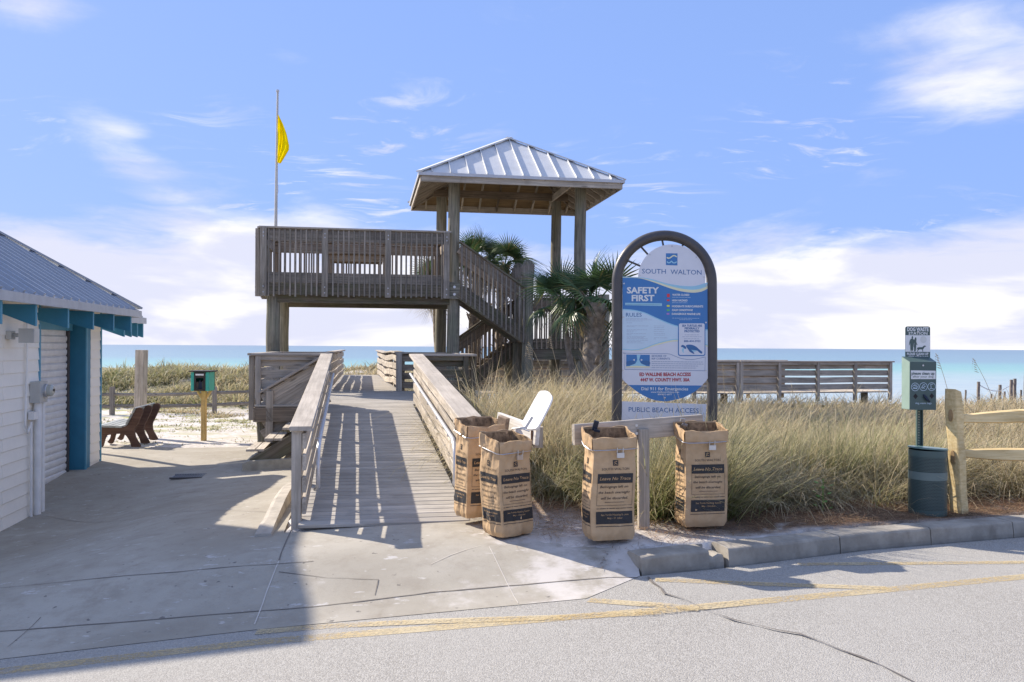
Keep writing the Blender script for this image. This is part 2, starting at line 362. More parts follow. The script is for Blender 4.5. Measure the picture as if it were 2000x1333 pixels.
_vo = knn.new('ShaderNodeTexVoronoi'); _vo.feature = 'F1'; knn.put(_vo.inputs['Vector'], knn.vmath('ADD', _g, knn.vmath('SCALE', knn.noise(_g, 6, 2, col=True), .15))); _vo.inputs['Scale'].default_value = 13
bump(knn, kb, knn.math('ADD', _vo.outputs['Distance'], knn.math('MULTIPLY', knn.noise(_g, 40, 3), .3)), .5, .012)
tcn = None
KRIN = plain('dark_bag_lining', (.27, .18, .10), .9, var=.5, scale=18, dirt=.7, dirtcol=(.03, .015, .01))  # bag inside: darker brown than the outside, blotched near black
INK = plain('black_print', (.03, .03, .032), .6)
INKL = plain('kraft_coloured_print', (.45, .29, .15), .7)
def flat(name, col, rough=.4): return plain(name, col, rough, var=.02)
S_BLUE = flat('sign_blue', (.055, .20, .47)); S_CYAN = flat('sign_cyan', (.33, .60, .74)); S_YEL = flat('sign_cream_yellow', (.76, .74, .50)); S_PALE = flat('sign_pale_blue', (.55, .69, .80))
S_WHITE = flat('sign_white', (.68, .70, .76)); S_RED = flat('sign_red', (.42, .03, .05)); S_NAVY = flat('sign_navy', (.045, .15, .35)); S_GREY = flat('sign_text_grey', (.33, .39, .50))
S_WHITE2 = flat('dog_sign_white', (.72, .74, .74)); F_RED = flat('flag_red', (.7, .05, .06)); F_GRN = flat('flag_green', (.12, .5, .15)); F_PUR = flat('flag_purple', (.40, .2, .55)); F_YEL = flat('flag_yellow', (.85, .75, .03))

def ground_mats():
    g = {}
    # concrete
    m, nn, bs = newmat('concrete'); pos = nn.new('ShaderNodeNewGeometry').outputs['Position']
    a = nn.noise(pos, .55, 6, .6, .4); b = nn.noise(pos, 5, 6, .7); fine = nn.noise(pos, 90, 3, .6)
    c = nn.mix(nn.sstep(a, .32, .68), (.325, .295, .24), (.42, .39, .33)); c = nn.mix(nn.math('MULTIPLY', nn.sstep(b, .42, .75), .5), c, (.26, .225, .18)); c = nn.mix(nn.math('MULTIPLY', nn.sstep(nn.noise(pos, 1.7, 7, .7, 1.2), .55, .72), .5), c, (.25, .215, .17)); c = nn.mix(nn.math('MULTIPLY', nn.sstep(nn.noise(nn.vmath('MULTIPLY', pos, (1, 2.2, 1)), 6.5, 3, .6), .66, .70), .55), c, (.58, .555, .52))
    sp = nn.noise(nn.vmath('MULTIPLY', pos, (1, 1.6, 1)), 2.7, 5, .7); c = nn.mix(nn.math('MULTIPLY', nn.sstep(sp, .63, .70), .7), c, (.56, .54, .52))
    x, y, z = nn.sep(pos)
    c = nn.mix(nn.math('MULTIPLY', nn.sstep(fine, .56, .75), .35), c, (.20, .185, .17)); c = nn.mix(nn.math('MULTIPLY', nn.sstep(nn.noise(pos, 14, 2), .70, .76), .75), c, (.11, .10, .095))
    # sand blown over the right part
    sd_ = nn.math('ADD', nn.sstep(x, -.9, 1.0, 0, .33), nn.noise(pos, 2.2, 6, .65)); c = nn.mix(nn.math('MULTIPLY', nn.sstep(sd_, .62, .85), .8), c, (.60, .565, .53))
    nn.l.new(c, bs.inputs['Base Color']); bs.inputs['Roughness'].default_value = .9; bs.inputs['Specular IOR Level'].default_value = .2
    bump(nn, bs, nn.math('ADD', nn.math('MULTIPLY', fine, .5), b), .35, .006); g['concrete'] = m
    # asphalt, worn pale
    m, nn, bs = newmat('asphalt'); pos = nn.new('ShaderNodeNewGeometry').outputs['Position']
    vo = nn.new('ShaderNodeTexVoronoi'); nn.put(vo.inputs['Vector'], pos); vo.inputs['Scale'].default_value = 120
    a = nn.noise(pos, .7, 5, .6); fine = nn.noise(pos, 130, 2, .5)
    c = nn.mix(nn.sstep(vo.outputs['Color'], .25, .75), (.30, .284, .254), (.425, .408, .37))
    c = nn.mix(nn.sstep(a, .35, .7), c, nn.mix(.45, c, (.42, .405, .37))); c = nn.mix(nn.math('MULTIPLY', nn.sstep(nn.noise(pos, 3.5, 6, .7), .6, .75), .35), c, (.52, .49, .44))
    c = nn.mix(nn.sstep(vo.outputs['Distance'], .42, .75, 0, .3), c, (.12, .12, .12))
    nn.l.new(c, bs.inputs['Base Color']); bs.inputs['Roughness'].default_value = .95; bs.inputs['Specular IOR Level'].default_value = .2
    bump(nn, bs, nn.math('SUBTRACT', fine, vo.outputs['Distance']), .5, .006); g['asphalt'] = m
    # worn yellow paint: lets the asphalt through where it has rubbed off
    m, nn, bs = newmat('worn_yellow_paint'); pos = nn.new('ShaderNodeNewGeometry').outputs['Position']
    fine = nn.noise(pos, 45, 4, .7); a = nn.noise(pos, 2.3, 4, .6)
    c = nn.mix(nn.sstep(a, .3, .7), (.56, .41, .18), (.54, .46, .30)); nn.l.new(c, bs.inputs['Base Color']); bs.inputs['Roughness'].default_value = .85
    al = nn.sstep(nn.math('ADD', nn.math('MULTIPLY', fine, .8), nn.math('MULTIPLY', a, .55)), .50, .80, .08, .85); nn.l.new(al, bs.inputs['Alpha']); g['yellow'] = m
    # sand and dune soil
    m, nn, bs = newmat('white_sand'); pos = nn.new('ShaderNodeNewGeometry').outputs['Position']; x, y, z = nn.sep(pos)
    a = nn.noise(pos, 1.3, 6, .65, .3); b = nn.noise(pos, 9, 5, .65); fine = nn.noise(pos, 60, 3, .6)
    c = nn.mix(nn.sstep(b, .35, .7), (.66, .62, .575), (.47, .43, .385))
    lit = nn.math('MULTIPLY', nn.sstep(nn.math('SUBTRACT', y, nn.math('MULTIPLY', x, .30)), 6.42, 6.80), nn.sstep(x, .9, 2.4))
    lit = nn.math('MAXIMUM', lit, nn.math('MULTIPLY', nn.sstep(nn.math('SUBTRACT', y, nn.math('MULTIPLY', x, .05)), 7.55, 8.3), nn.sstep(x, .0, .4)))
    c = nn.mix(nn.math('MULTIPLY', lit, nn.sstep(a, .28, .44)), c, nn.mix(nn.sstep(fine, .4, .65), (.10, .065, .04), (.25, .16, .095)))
    far = nn.math('MULTIPLY', nn.sstep(y, 15, 17.5), nn.sstep(x, -3.0, -4.0)); pat = nn.sstep(nn.noise(nn.vmath('MULTIPLY', pos, (.7, 1.0, 1)), 1.15, 6, .7, .6), .50, .60)
    thick = nn.sstep(y, 17.0, 27.0, .45, 1.0)
    c = nn.mix(nn.math('MULTIPLY', nn.math('MULTIPLY', far, pat), thick), c, nn.mix(nn.sstep(b, .4, .6), (.27, .30, .09), (.42, .38, .17)))
    c = nn.mix(nn.math('MULTIPLY', nn.math('MULTIPLY', nn.sstep(y, 29, 32), nn.sstep(y, 46, 42)), nn.sstep(nn.noise(pos, .45, 4), .40, .50)), c, (.26, .23, .13))
    nn.l.new(c, bs.inputs['Base Color']); bs.inputs['Roughness'].default_value = .95; bs.inputs['Specular IOR Level'].default_value = .15
    bump(nn, bs, nn.math('ADD', nn.math('MULTIPLY', b, 1.0), nn.math('MULTIPLY', fine, .4)), .8, .03); g['sand'] = m
    # sea: shallow bars near the beach, deeper blue far out
    m, nn, bs = newmat('sea_water'); pos = nn.new('ShaderNodeNewGeometry').outputs['Position']; x, y, z = nn.sep(pos)
    ly = nn.math('LOGARITHM', nn.math('ADD', y, nn.math('MULTIPLY', nn.math('SUBTRACT', nn.noise(nn.vmath('MULTIPLY', pos, (.004, .012, 1)), 1.0, 4), .5), 90.0)), 10.0)
    cr = nn.new('ShaderNodeValToRGB'); nn.put(cr.inputs[0], nn.sstep(ly, 1.8, 3.8)); 
    cr.inputs[0].default_value = 0
    mr = nn.new('ShaderNodeMapRange'); nn.put(mr.inputs[0], ly); mr.inputs[1].default_value = 1.8; mr.inputs[2].default_value = 3.8; nn.l.new(mr.outputs[0], cr.inputs[0])
    el = cr.color_ramp.elements; el[0].position = 0; el[0].color = (.43, .48, .48, 1); el[1].position = 1; el[1].color = (.19, .26, .33, 1)
    for p_, c_ in ((.20, (.39, .46, .47)), (.27, (.34, .45, .45)), (.32, (.24, .43, .41)), (.37, (.22, .39, .40)), (.44, (.21, .31, .37)), (.7, (.19, .27, .34))):
        e = cr.color_ramp.elements.new(p_); e.color = (*c_, 1)
    rip = nn.noise(nn.vmath('MULTIPLY', pos, (.10, .45, 1)), 1.0, 6, .65); c = nn.mix(nn.sstep(rip, .42, .68, 0, .42), cr.outputs[0], (.17, .29, .38))
    nn.l.new(c, bs.inputs['Base Color']); bs.inputs['Roughness'].default_value = .45; bs.inputs['Specular IOR Level'].default_value = .22
    bump(nn, bs, rip, .35, 1.0); g['sea'] = m
    return g
GM = ground_mats()

# ------------------------------------------------------------------ ground, road, water
def sheet(name, poly, zf, mat, step, kind='structure', inner=True, maxin=60000):
    """a polygon laid on the height function zf as a triangulated sheet"""
    poly = [Vector(p) for p in poly]; pts = []
    for i, p in enumerate(poly):
        q = poly[(i+1) % len(poly)]; n = max(1, int((q-p).length/step/1.0)); n = min(n, 120)
        pts += [p.lerp(q, k/n) for k in range(n)]
    nb = len(pts); A = np.array([tuple(p) for p in pts])
    if inner:
        x0, y0 = A.min(0); x1, y1 = A.max(0); gx, gy = np.meshgrid(np.arange(x0+step/2, x1, step), np.arange(y0+step/2, y1, step)); gx = gx.ravel(); gy = gy.ravel()
        ins = np.zeros(len(gx), bool); xj, yj = A[-1]
        for xi, yi in A:
            c = ((yi > gy) != (yj > gy)); t = np.where(yj != yi, (xj-xi)*(gy-yi)/((yj-yi) if yj != yi else 1)+xi, 0); ins ^= c & (gx < t); xj, yj = xi, yi
        dmin = np.full(len(gx), 9e9)
        for k in range(nb): dmin = np.minimum(dmin, (gx-A[k, 0])**2+(gy-A[k, 1])**2)
        sel = ins & (dmin > (step*.45)**2); pts += [Vector((a, b)) for a, b in zip(gx[sel], gy[sel])]
    vs, es, fs, *_ = delaunay_2d_cdt([Vector(p) for p in pts], [], [list(range(nb))], 1, 1e-5)
    A = np.array([tuple(v) for v in vs]); z = zf(A[:, 0], A[:, 1]); me = bpy.data.meshes.new(name)
    me.from_pydata([(a[0], a[1], c) for a, c in zip(A, z)], [], [tuple(f) for f in fs]); me.shade_smooth(); me.materials.append(mat)
    fix_normals(me)
    if me.polygons[0].normal.z < 0: me.flip_normals()
    o = bpy.data.objects.new(name, me); COL.objects.link(o)
    if kind: o['kind'] = kind
    return o
road_poly = [(-60, -30), (60, -30), (60, 23), (20, 12.2), (9, 9.1), (4.73, 7.80), (3.08, 7.26), (1.60, 6.61), (.98, 6.40), (.53, 5.90), (-1.69, 5.57), (-3.18, 5.24), (-6, 4.45), (-14, 2.2), (-60, -8.5)]
sheet('road', road_poly, lambda x, y: zroad(x)+0*y, GM['asphalt'], 1.5)
# concrete apron and patio; left of the ramp it falls away towards the drain
ramp_l = [AB(Vector((0, 0, 0)))]
def ab(a, b): v = U(a, b); return (v.x, v.y)
plaza_poly = [(-14, 2.2), (-6, 4.45), (-3.18, 5.24), (-1.69, 5.57), (.53, 5.90), (.98, 6.40), (1.0, 7.3), ab(1.1, 7.9), ab(-.62, 7.72), ab(-.72, 7.74), ab(-.78, 13.2), (-3.6, 13.6), (-3.75, 16.25), (-5.2, 16.5), (-6.4, 16.2), (-8.4, 16.6), (-14, 16.4)]
pato = sheet('patio', plaza_poly, lambda x, y: G(x, y)+.003, GM['concrete'], .28)
from mathutils.bvhtree import BVHTree
PBVH = BVHTree.FromPolygons([v.co.copy() for v in pato.data.vertices], [tuple(p.vertices) for p in pato.data.polygons])
def in_poly(x, y, poly):
    ins = np.zeros(x.shape, bool); xj, yj = poly[-1]
    for xi, yi in poly:
        with np.errstate(divide='ignore', invalid='ignore'):
            c = ((yi > y) != (yj > y)); t = (xj-xi)*(y-yi)/(yj-yi if yj != yi else 1e-9)+xi
        ins ^= c & (x < t); xj, yj = xi, yi
    return ins
def ease_mound(X, Y):
    """how far the loose sand reaches over the concrete right of the ramp"""
    m = sst(-.25, .55, X - .10*(Y-7.2) + .9*(fbm(X*1.7, Y*1.7, 3, 3)-.5)) * sst(6.55, 7.05, Y - .22*X + .8*(fbm(X*2.1, Y*2.1, 3, 8)-.5))
    return m
def sand_z(X, Y):
    g = G(X, Y); ro = Y < roadY(X)+.0; pl = in_poly(X, Y, plaza_poly)
    soft = sst(0, .35, (Y-roadY(X)))
    z = g + sandh(X, Y) + np.where(Y > 19, .25*(fbm(X*.35, Y*.35, 3, 2)-.5), 0)*sst(19, 30, Y)
    mo = ease_mound(X, Y)*soft
    z = np.where(pl, g-.05+mo*(.075+1.5*sandh(X, Y)), z)
    kz = (X > .95) & (Y < roadY(X)+.27) & (Y >= roadY(X)); z = np.where(kz, zroad(X)-.08, z)
    z = np.where(ro, zroad(X)-.12, z)
    return z
xs = np.concatenate([[-4000, -1500, -500, -150, -60, -30, -20, -15], np.arange(-12, -3, .25), np.arange(-3, 9, .1), np.arange(9, 20, .4), [22, 26, 34, 60, 150, 500, 1500, 4000]])
ys = np.concatenate([[-4000, -1000, -300, -100, -40, -15, -5, 0, 3, 4.5], np.arange(5, 6, .25), np.arange(6, 12, .1), np.arange(12, 24, .3), np.arange(24, 50, .8), [52, 55, 60, 66, 75, 90, 150, 400]])
gx, gy = np.meshgrid(xs, ys); gz = sand_z(gx, gy)
me = bpy.data.meshes.new('ground'); nx = len(xs); ny = len(ys)
me.from_pydata(np.stack([gx.ravel(), gy.ravel(), gz.ravel()], 1).tolist(), [], [(j*nx+i, j*nx+i+1, (j+1)*nx+i+1, (j+1)*nx+i) for j in range(ny-1) for i in range(nx-1)])
me.shade_smooth(); me.materials.append(GM['sand']); o = bpy.data.objects.new('sandy_ground', me); COL.objects.link(o); o['kind'] = 'structure'
me = bpy.data.meshes.new('sea'); me.from_pydata([(-40000, 66, -5), (40000, 66, -5), (40000, 42000, -5), (-40000, 42000, -5)], [], [(0, 1, 2, 3)]); me.materials.append(GM['sea'])
o = bpy.data.objects.new('sea', me); COL.objects.link(o); o['kind'] = 'structure'
fr_ = lambda x, y: rd1(x)
def ribbon(name, pts, w, mat, zf, lift, kind='structure', label=None, jag=0.0, taper=False, parent=None):
    """a strip laid on the ground along pts (world XY)"""
    out = []
    for i in range(len(pts)-1):
        a, b = Vector(pts[i][:2]), Vector(pts[i+1][:2]); n = max(1, int((b-a).length/.12)); out += [a.lerp(b, k/n) for k in range(n)]
    out.append(Vector(pts[-1][:2])); V = []; n = len(out)
    if zf is not fr_:
        zf = lambda x, y: (lambda h: h.z if h is not None else g1(x, y))(PBVH.ray_cast(Vector((x, y, 5)), Vector((0, 0, -1)))[0])
    for i, p in enumerate(out):
        lift_ = lift; d = (out[min(i+1, n-1)]-out[max(i-1, 0)]).normalized(); q = Vector((-d.y, d.x)); ww = w/2*(1+jag*(random.random()-.5)*2)
        if taper: ww *= .35+.65*math.sin(math.pi*(i+.5)/n)
        j = q*(jag*w*(random.random()-.5)*2.0)
        for s in (-1, 1): r = p+q*ww*s+j; V.append((r.x, r.y, float(zf(r.x, r.y))+lift_))
    me = bpy.data.meshes.new(name); me.from_pydata(V, [], [(2*i, 2*i+2, 2*i+3, 2*i+1) for i in range(n-1)]); me.materials.append(mat)
    if me.polygons[0].normal.z < 0: me.flip_normals()
    o = bpy.data.objects.new(name, me); COL.objects.link(o)
    if parent: o.parent = parent
    else: o['kind'] = kind
    return o
fr_ = lambda x, y: rd1(x)
def rpx(*pp): return [hit(a, b, fr_, 6.0) for a, b in pp]
YEL = GM['yellow']
ribbon('road_marking', rpx((-200, 1335), (0, 1312), (500, 1255), (900, 1223), (1300, 1192), (1650, 1160), (2000, 1127), (2300, 1099)), .12, YEL, fr_, .002)
ribbon('road_marking', rpx((500, 1236), (640, 1224), (840, 1215), (1100, 1207), (1290, 1197)), .10, YEL, fr_, .0045)
ribbon('road_marking', rpx((1150, 1173), (1240, 1180), (1365, 1190)), .10, YEL, fr_, .0035)
ribbon('road_marking', rpx((1280, 1133), (1500, 1142), (1735, 1150)), .10, YEL, fr_, .0035)
ribbon('road_marking', rpx((1560, 1103), (1800, 1101), (2000, 1099), (2300, 1098)), .09, YEL, fr_, .0035)
CRK = plain('dark_crack', (.17, .15, .13), .9); CRL = plain('pale_joint', (.55, .51, .45), .9)
ribbon('road_crack', rpx((1264, 1128), (1300, 1160), (1340, 1172), (1375, 1190), (1430, 1212), (1480, 1223), (1560, 1240), (1640, 1270), (1720, 1300), (1800, 1340)), .013, CRK, fr_, .0052, jag=.9)
fp_ = lambda x, y: g1(x, y)
def ppx(*pp): return [hit(a, b, None, 7.0) for a, b in pp]
ribbon('expansion_joint', ppx((-300, 1257), (0, 1235), (300, 1213), (600, 1189), (840, 1160), (1050, 1142), (1245, 1129)), .011, CRK, fp_, .0035, jag=.3)
ribbon('expansion_joint', ppx((-300, 1172), (0, 1150), (170, 1133), (350, 1118), (540, 1103), (612, 1097)), .007, CRK, fp_, .0035, jag=.4)
ribbon('expansion_joint', ppx((84, 1008), (300, 1008), (530, 1002)), .007, CRK, fp_, .0035, jag=.4)
ribbon('expansion_joint', ppx((571, 1032), (545, 1095)), .011, CRK, fp_, .0035)
ribbon('expansion_joint', ppx((545, 1096), (520, 1160), (497, 1222)), .009, CRL, fp_, .0035)
ribbon('expansion_joint', ppx((955, 1068), (990, 1140), (1012, 1180)), .006, CRL, fp_, .0035)
ribbon('hairline_crack', ppx((840, 1104), (880, 1085), (940, 1066)), .005, CRL, fp_, .0035, jag=.6)
ribbon('hairline_crack', ppx((545, 1118), (640, 1130), (738, 1134), (733, 1165)), .005, CRK, fp_, .0035, jag=.8)
ribbon('hairline_crack', ppx((15, 1265), (40, 1245), (80, 1208)), .005, CRK, fp_, .0035, jag=.6)
ribbon('expansion_joint', ppx((82, 945), (150, 908), (176, 906)), .012, CRL, fp_, .0035)
# kerb: sections with open joints
KB = plain('kerb_concrete', (.33, .30, .25), .92, var=.2, scale=5, bmp=.6, dirt=.6, dirtcol=(.19, .165, .13), coord='pos')
kerb = bpy.data.objects.new('kerb', None); COL.objects.link(kerb); kerb['kind'] = 'structure'
kl = smoothline([(1.00, 6.44), (1.60, 6.66), (2.3, 6.95), (3.08, 7.30), (4.73, 7.84), (9, 9.15), (14, 10.55), (20, 12.25)], 16)
cum = [0.0]
for i in range(1, len(kl)): cum.append(cum[-1]+math.dist(kl[i], kl[i-1]))
def kat(s): return Vector((np.interp(s, cum, [k[0] for k in kl]), np.interp(s, cum, [k[1] for k in kl])))
secs = [(0, .60, 0), (.61, .76, 1), (.785, 1.95, 0), (1.962, 2.95, 0), (2.96, 3.9, 0)] + [(3.91+i*2, 5.9+i*2, 0) for i in range(6)]
for s0, s1, brk in secs:
    n = max(3, int((s1-s0)/.08)); V = []; pr = [(.00, -.05), (.0, .03), (.008, .118), (.016, .132), (.030, .138), (.22, .142), (.235, .13), (.24, -.05)]
    for i in range(n+1):
        s = s0+(s1-s0)*i/n; p = kat(s); d = (kat(min(s+.05, cum[-1]))-kat(max(s-.05, 0))).normalized(); q = Vector((-d.y, d.x)); zb = rd1(p.x)
        end = .5 if s0 == 0 and i == 0 else 1
        for k, (u, h) in enumerate(pr):
            j = .006*(fbm(s*9, k*3.3, 3)-.5)*2; r = p+q*(u+j+ (.03 if brk and k < 5 else 0)); h2 = h*(1 if end == 1 else .93) + j - (0.035+.03*random.random() if brk and k in (2, 3, 4, 5) else 0)
            V.append((r.x, r.y, zb+h2))
    m = len(pr); Fs = [(i*m+k, (i+1)*m+k, (i+1)*m+k+1, i*m+k+1) for i in range(n) for k in range(m-1)] + [tuple(range(m)), tuple(n*m+k for k in range(m))[::-1]]
    me = bpy.data.meshes.new('kerb_section'); me.from_pydata(V, [], Fs); me.materials.append(KB); fix_normals(me)
    o = bpy.data.objects.new('kerb_section', me); COL.objects.link(o); o.parent = kerb
# raised concrete edge along the ramp, drain grate
mb = MB(); pts = [ab(-.84+.0*i, 7.65+i*.17) for i in range(19)]
for i in range(18):
    (x0, y0), (x1, y1) = pts[i], pts[i+1]; wd_ = .11
    vv = []
    for k_, ((x, y), t) in enumerate((((x0, y0), i/18), ((x1, y1), (i+1)/18))):
        z = g1(x, y); nz = .02*(float(fbm(y*3.1, x*2, 3, 4))-.5); rise = .03+.09*min(1, t*1.6)+nz; e_ = .03*(float(fbm(y*4.7, 3, 3, 14))-.5)
        vv += [(x-wd_-.05+e_, y, z-.1), (x-wd_-.01+e_, y, z+rise*.7), (x-wd_+.03+e_, y, z+rise*.95), (x+.02, y, z+rise), (x+.06, y, z-.1)]
    mb.add(vv, [(0, 5, 6, 1), (1, 6, 7, 2), (2, 7, 8, 3), (3, 8, 9, 4)]+([(0, 1, 2, 3, 4)] if i == 0 else []))
KB2 = plain('pale_edge_concrete', (.40, .365, .31), .92, var=.2, scale=5, bmp=.5, coord='pos')
o = mb.build('concrete_edge', KB2); o['kind'] = 'structure'
gp = hit(368, 932, None, 12); tg = thing('drain_grate', 'small square iron drain grate set in the shaded patio', 'drain grate', gp, R(8))
for i in range(12):
    mb = MB(); c = gp+Vector((-.20+i*.037, 0, .012)); M = Matrix.Rotation(R(8), 3, 'Z'); mb.box(gp+M @ Vector((-.20+i*.037, 0, .012)), (.018, .30, .02), M); mb.build('grate_bar', POLEM, tg)
for s in (-1, 1):
    mb = MB(); M = Matrix.Rotation(R(8), 3, 'Z'); mb.box(gp+M @ Vector((0, s*.165, .012)), (.46, .03, .024), M); mb.build('grate_frame', POLEM, tg)
mb = MB(); mb.box(gp+Vector((0, 0, .004)), (.42, .3, .004)); mb.build('grate_well', BLACK, tg)
# ------------------------------------------------------------------ boardwalk and ramp
VZ = Vector((0, 0, 1)); VB = U(0, 1, 0); VA = U(1, 0, 0)
deck = bpy.data.objects.new('boardwalk', None); COL.objects.link(deck); deck['kind'] = 'structure'
B0, B1, B2, B3 = 7.72, 14.55, 18.95, 29.5; ZD = 0.61
def dz_(b): return float(np.interp(b, [B0, B1, 60], [0.004, ZD, ZD]))
def al(b): return float(np.interp(b, [B0, B1], [-.575, -.64])) if b < B1 else -.78
def ar(b): return float(np.interp(b, [B0, B1], [.92, .76])) if b < B1 else float(np.interp(b, [B2, B3], [.68, .32]))
pw_ = .14; b = B0+pw_/2
while b < B1:                                   # ramp planks
    board('plank', U(al(b)-.02, b, dz_(b)-.018+random.uniform(-.0012, .0012)), U(ar(b)+.02, b, dz_(b)-.018+random.uniform(-.0012, .0012)), pw_-.009, .034, W_DECK, deck, up=U(0, 1, (ZD)/(B1-B0)).normalized()); b += pw_
b = B1+.07
while b < B2:
    board('plank', U(-1.84, b, ZD-.018), U(1.72, b, ZD-.018), pw_-.006, .034, W_DECK, deck, up=VB); b += pw_
while b < B3:
    board('plank', U(al(b)-.05, b, ZD-.018), U(ar(b)+.05, b, ZD-.018), pw_-.006, .034, W_DECK, deck, up=VB); b += pw_
b = B2-.07
for k in range(15): board('plank', U(1.74, 17.2+k*.14, ZD-.018), U(2.45, 17.2+k*.14, ZD-.018), pw_-.006, .034, W_DECK, deck, up=VB)
for a0 in (-.62, .15, .80):                      # stringers, rim joists and short piles under the deck
    board('joist', U(a0, B0+.3, dz_(B0+.3)-.16), U(a0, B1, ZD-.16), .22, .04, W_BROWN, deck)
for a0 in (-.75, 0, .6): board('joist', U(a0, B1, ZD-.165), U(a0, B3, ZD-.165), .23, .04, W_BROWN, deck)
board('rim_joist', U(-1.84, B1+.02, ZD-.165), U(-.70, B1+.02, ZD-.165), .24, .04, W_BROWN, deck)
board('rim_joist', U(.80, B1+.02, ZD-.165), U(1.72, B1+.02, ZD-.165), .24, .04, W_DARK, deck)
board('rim_joist', U(-1.84, B1, ZD-.165), U(-1.84, B2, ZD-.165), .24, .04, W_BROWN, deck)
for a0, b0 in [(-1.75, 14.9), (-1.75, 16.8), (-1.7, 18.6), (1.6, 14.9), (1.6, 17), (-.7, 21.5), (-.7, 24.5), (-.7, 27.5), (.5, 21.5), (.5, 24.5), (.5, 27.5)]:
    p = U(a0, b0); pole('support_pile', (p.x, p.y, g1(p.x, p.y)-.3), (p.x, p.y, ZD-.05), .09, .09, W_PILE, deck)

def rail(label, pts, posts, mat=W_RAIL, nb=4, bw=.142, gap=.052, H=.84, side=1, capw=.20, capmat=None, name='wooden_railing', zbot=.06, postmat=None, group='wooden railings of the boardwalk', jitter=.008, ground=False, capext=.06):
    """pts: (a, b, z) deck-level polyline; boards run on the inner side, posts outside"""
    capmat = capmat or W_CAP; postmat = postmat or mat
    t = thing(name, label, 'railing', U(*pts[0]), TH, group)
    for i in range(len(pts)-1):
        p0, p1 = U(*pts[i]), U(*pts[i+1]); d = (p1-p0); dh = Vector((d.x, d.y, 0)).normalized(); q = Vector((-dh.y, dh.x, 0))*-side
        n = posts[i]; seg = max(1, n)
        for k in range(nb):
            z = zbot+bw/2+k*(bw+gap); zj = [random.uniform(-jitter, jitter) for _ in range(seg+1)]
            for s in range(seg):
                u0, u1 = s/seg, (s+1)/seg
                board('rail_board', p0.lerp(p1, u0)+Vector((0, 0, z+zj[s]))+q*.0+dh*.002, p0.lerp(p1, u1)+Vector((0, 0, z+zj[s+1]))-dh*.002, bw, .036, mat, t)
        e0 = capext if i == 0 else 0; e1 = capext if i == len(pts)-2 else 0
        board('rail_cap', p0+Vector((0, 0, H))-dh*e0-q*.03, p1+Vector((0, 0, H))+dh*e1-q*.03, capw, .04, capmat, t, up=q)
        board('rail_top_board', p0+Vector((0, 0, H-.022-.035))-q*.075, p1+Vector((0, 0, H-.022-.035))-q*.075, .075, .036, mat, t)
        for s in range(seg+1):
            c = p0.lerp(p1, s/seg)-q*.068
            if s == 0: c = c+dh*.045
            if s == seg: c = c-dh*.045
            zb = (g1(c.x, c.y)-.05) if ground else c.z-.28
            board('post', Vector((c.x, c.y, zb)), Vector((c.x, c.y, c.z+H-.024)), .09, .09, postmat, t, up=dh)
    return t
lr = rail('long ramp railing on the left, its shadow striping the deck', [(-.555, 7.85, dz_(7.85)), (-.64, 14.5, ZD)], [5], side=1, ground=True)
rr = rail('long ramp railing on the right, paper bags at its low end', [(.97, 8.2, dz_(8.2)), (.80, 14.5, ZD)], [5], side=-1, ground=True, jitter=.014, capw=.24)
rail('short railing wing left of the ramp head, beneath the thick twin piling', [(-.66, 14.72, ZD), (-1.84, 14.72, ZD)], [1], side=1)
rail('railing along the left edge of the landing', [(-1.86, 14.85, ZD), (-1.86, 18.8, ZD)], [3], side=1)
rail('railing on the far left edge of the landing', [(-1.8, 18.95, ZD), (-.86, 18.95, ZD)], [1], side=1, capmat=W_RAIL)
rail('left railing of the far boardwalk running to the sea', [(-.80, 19.0, ZD), (-.80, 29.3, ZD)], [6], side=1, jitter=.025, mat=W_RAIL)
rail('right railing of the far boardwalk with wavy sagging boards', [(.72, 19.0, ZD), (.63, 21.2, ZD+.02), (.50, 24, ZD-.03), (.36, 29.3, ZD)], [2, 2, 3], side=-1, jitter=.03)
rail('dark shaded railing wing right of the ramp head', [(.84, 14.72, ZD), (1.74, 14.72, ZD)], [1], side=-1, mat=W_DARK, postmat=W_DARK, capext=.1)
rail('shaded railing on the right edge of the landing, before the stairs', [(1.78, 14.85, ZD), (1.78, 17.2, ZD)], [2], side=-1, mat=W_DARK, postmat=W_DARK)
rail('short railing at the back right of the landing', [(.74, 18.95, ZD), (1.75, 18.95, ZD)], [1], side=1, mat=W_BROWN, capmat=W_RAIL)
board('post', U(.70, 18.92, ZD-.3), U(.70, 18.92, ZD+.86), .13, .13, W_RAIL, rr, up=VB)
def handrail(label, a0, a1, side):
    t = thing('metal_handrail', label, 'handrail', U(a0, 8.4, .5), TH, 'steel handrails inside the ramp railings'); mb = MB()
    pts = [U(a0+side*.03, 8.55, .18), U(a0, 8.47, .22), U(a0, 8.44, .30), U(a0, 8.46, .52), U(a0, 8.52, .60), U(a0, 8.7, dz_(8.7)+.56)] + [U(a0+(a1-a0)*k/6, 8.7+(14.2-8.7)*k/6, dz_(8.7+(14.2-8.7)*k/6)+.56) for k in range(1, 7)]
    mb.tube(pts, .021, 10); mb.build('rail_tube', HRM, t, smooth=True)
    for k in range(5):
        f = (k+.4)/5; b = 8.7+(14.2-8.7)*f; a = a0+(a1-a0)*f; mb = MB(); mb.tube([U(a, b, dz_(b)+.54), U(a, b, dz_(b)+.50), U(a+side*.06, b, dz_(b)+.49)], .008, 6); mb.build('rail_bracket', HRM, t)
HRM = plain('dull_aluminium', (.62, .63, .65), .35, .35)
handrail('steel handrail along the inside of the left ramp railing', -.465, -.545, -1)
handrail('pale steel handrail along the inside of the right ramp railing', .875, .715, 1)

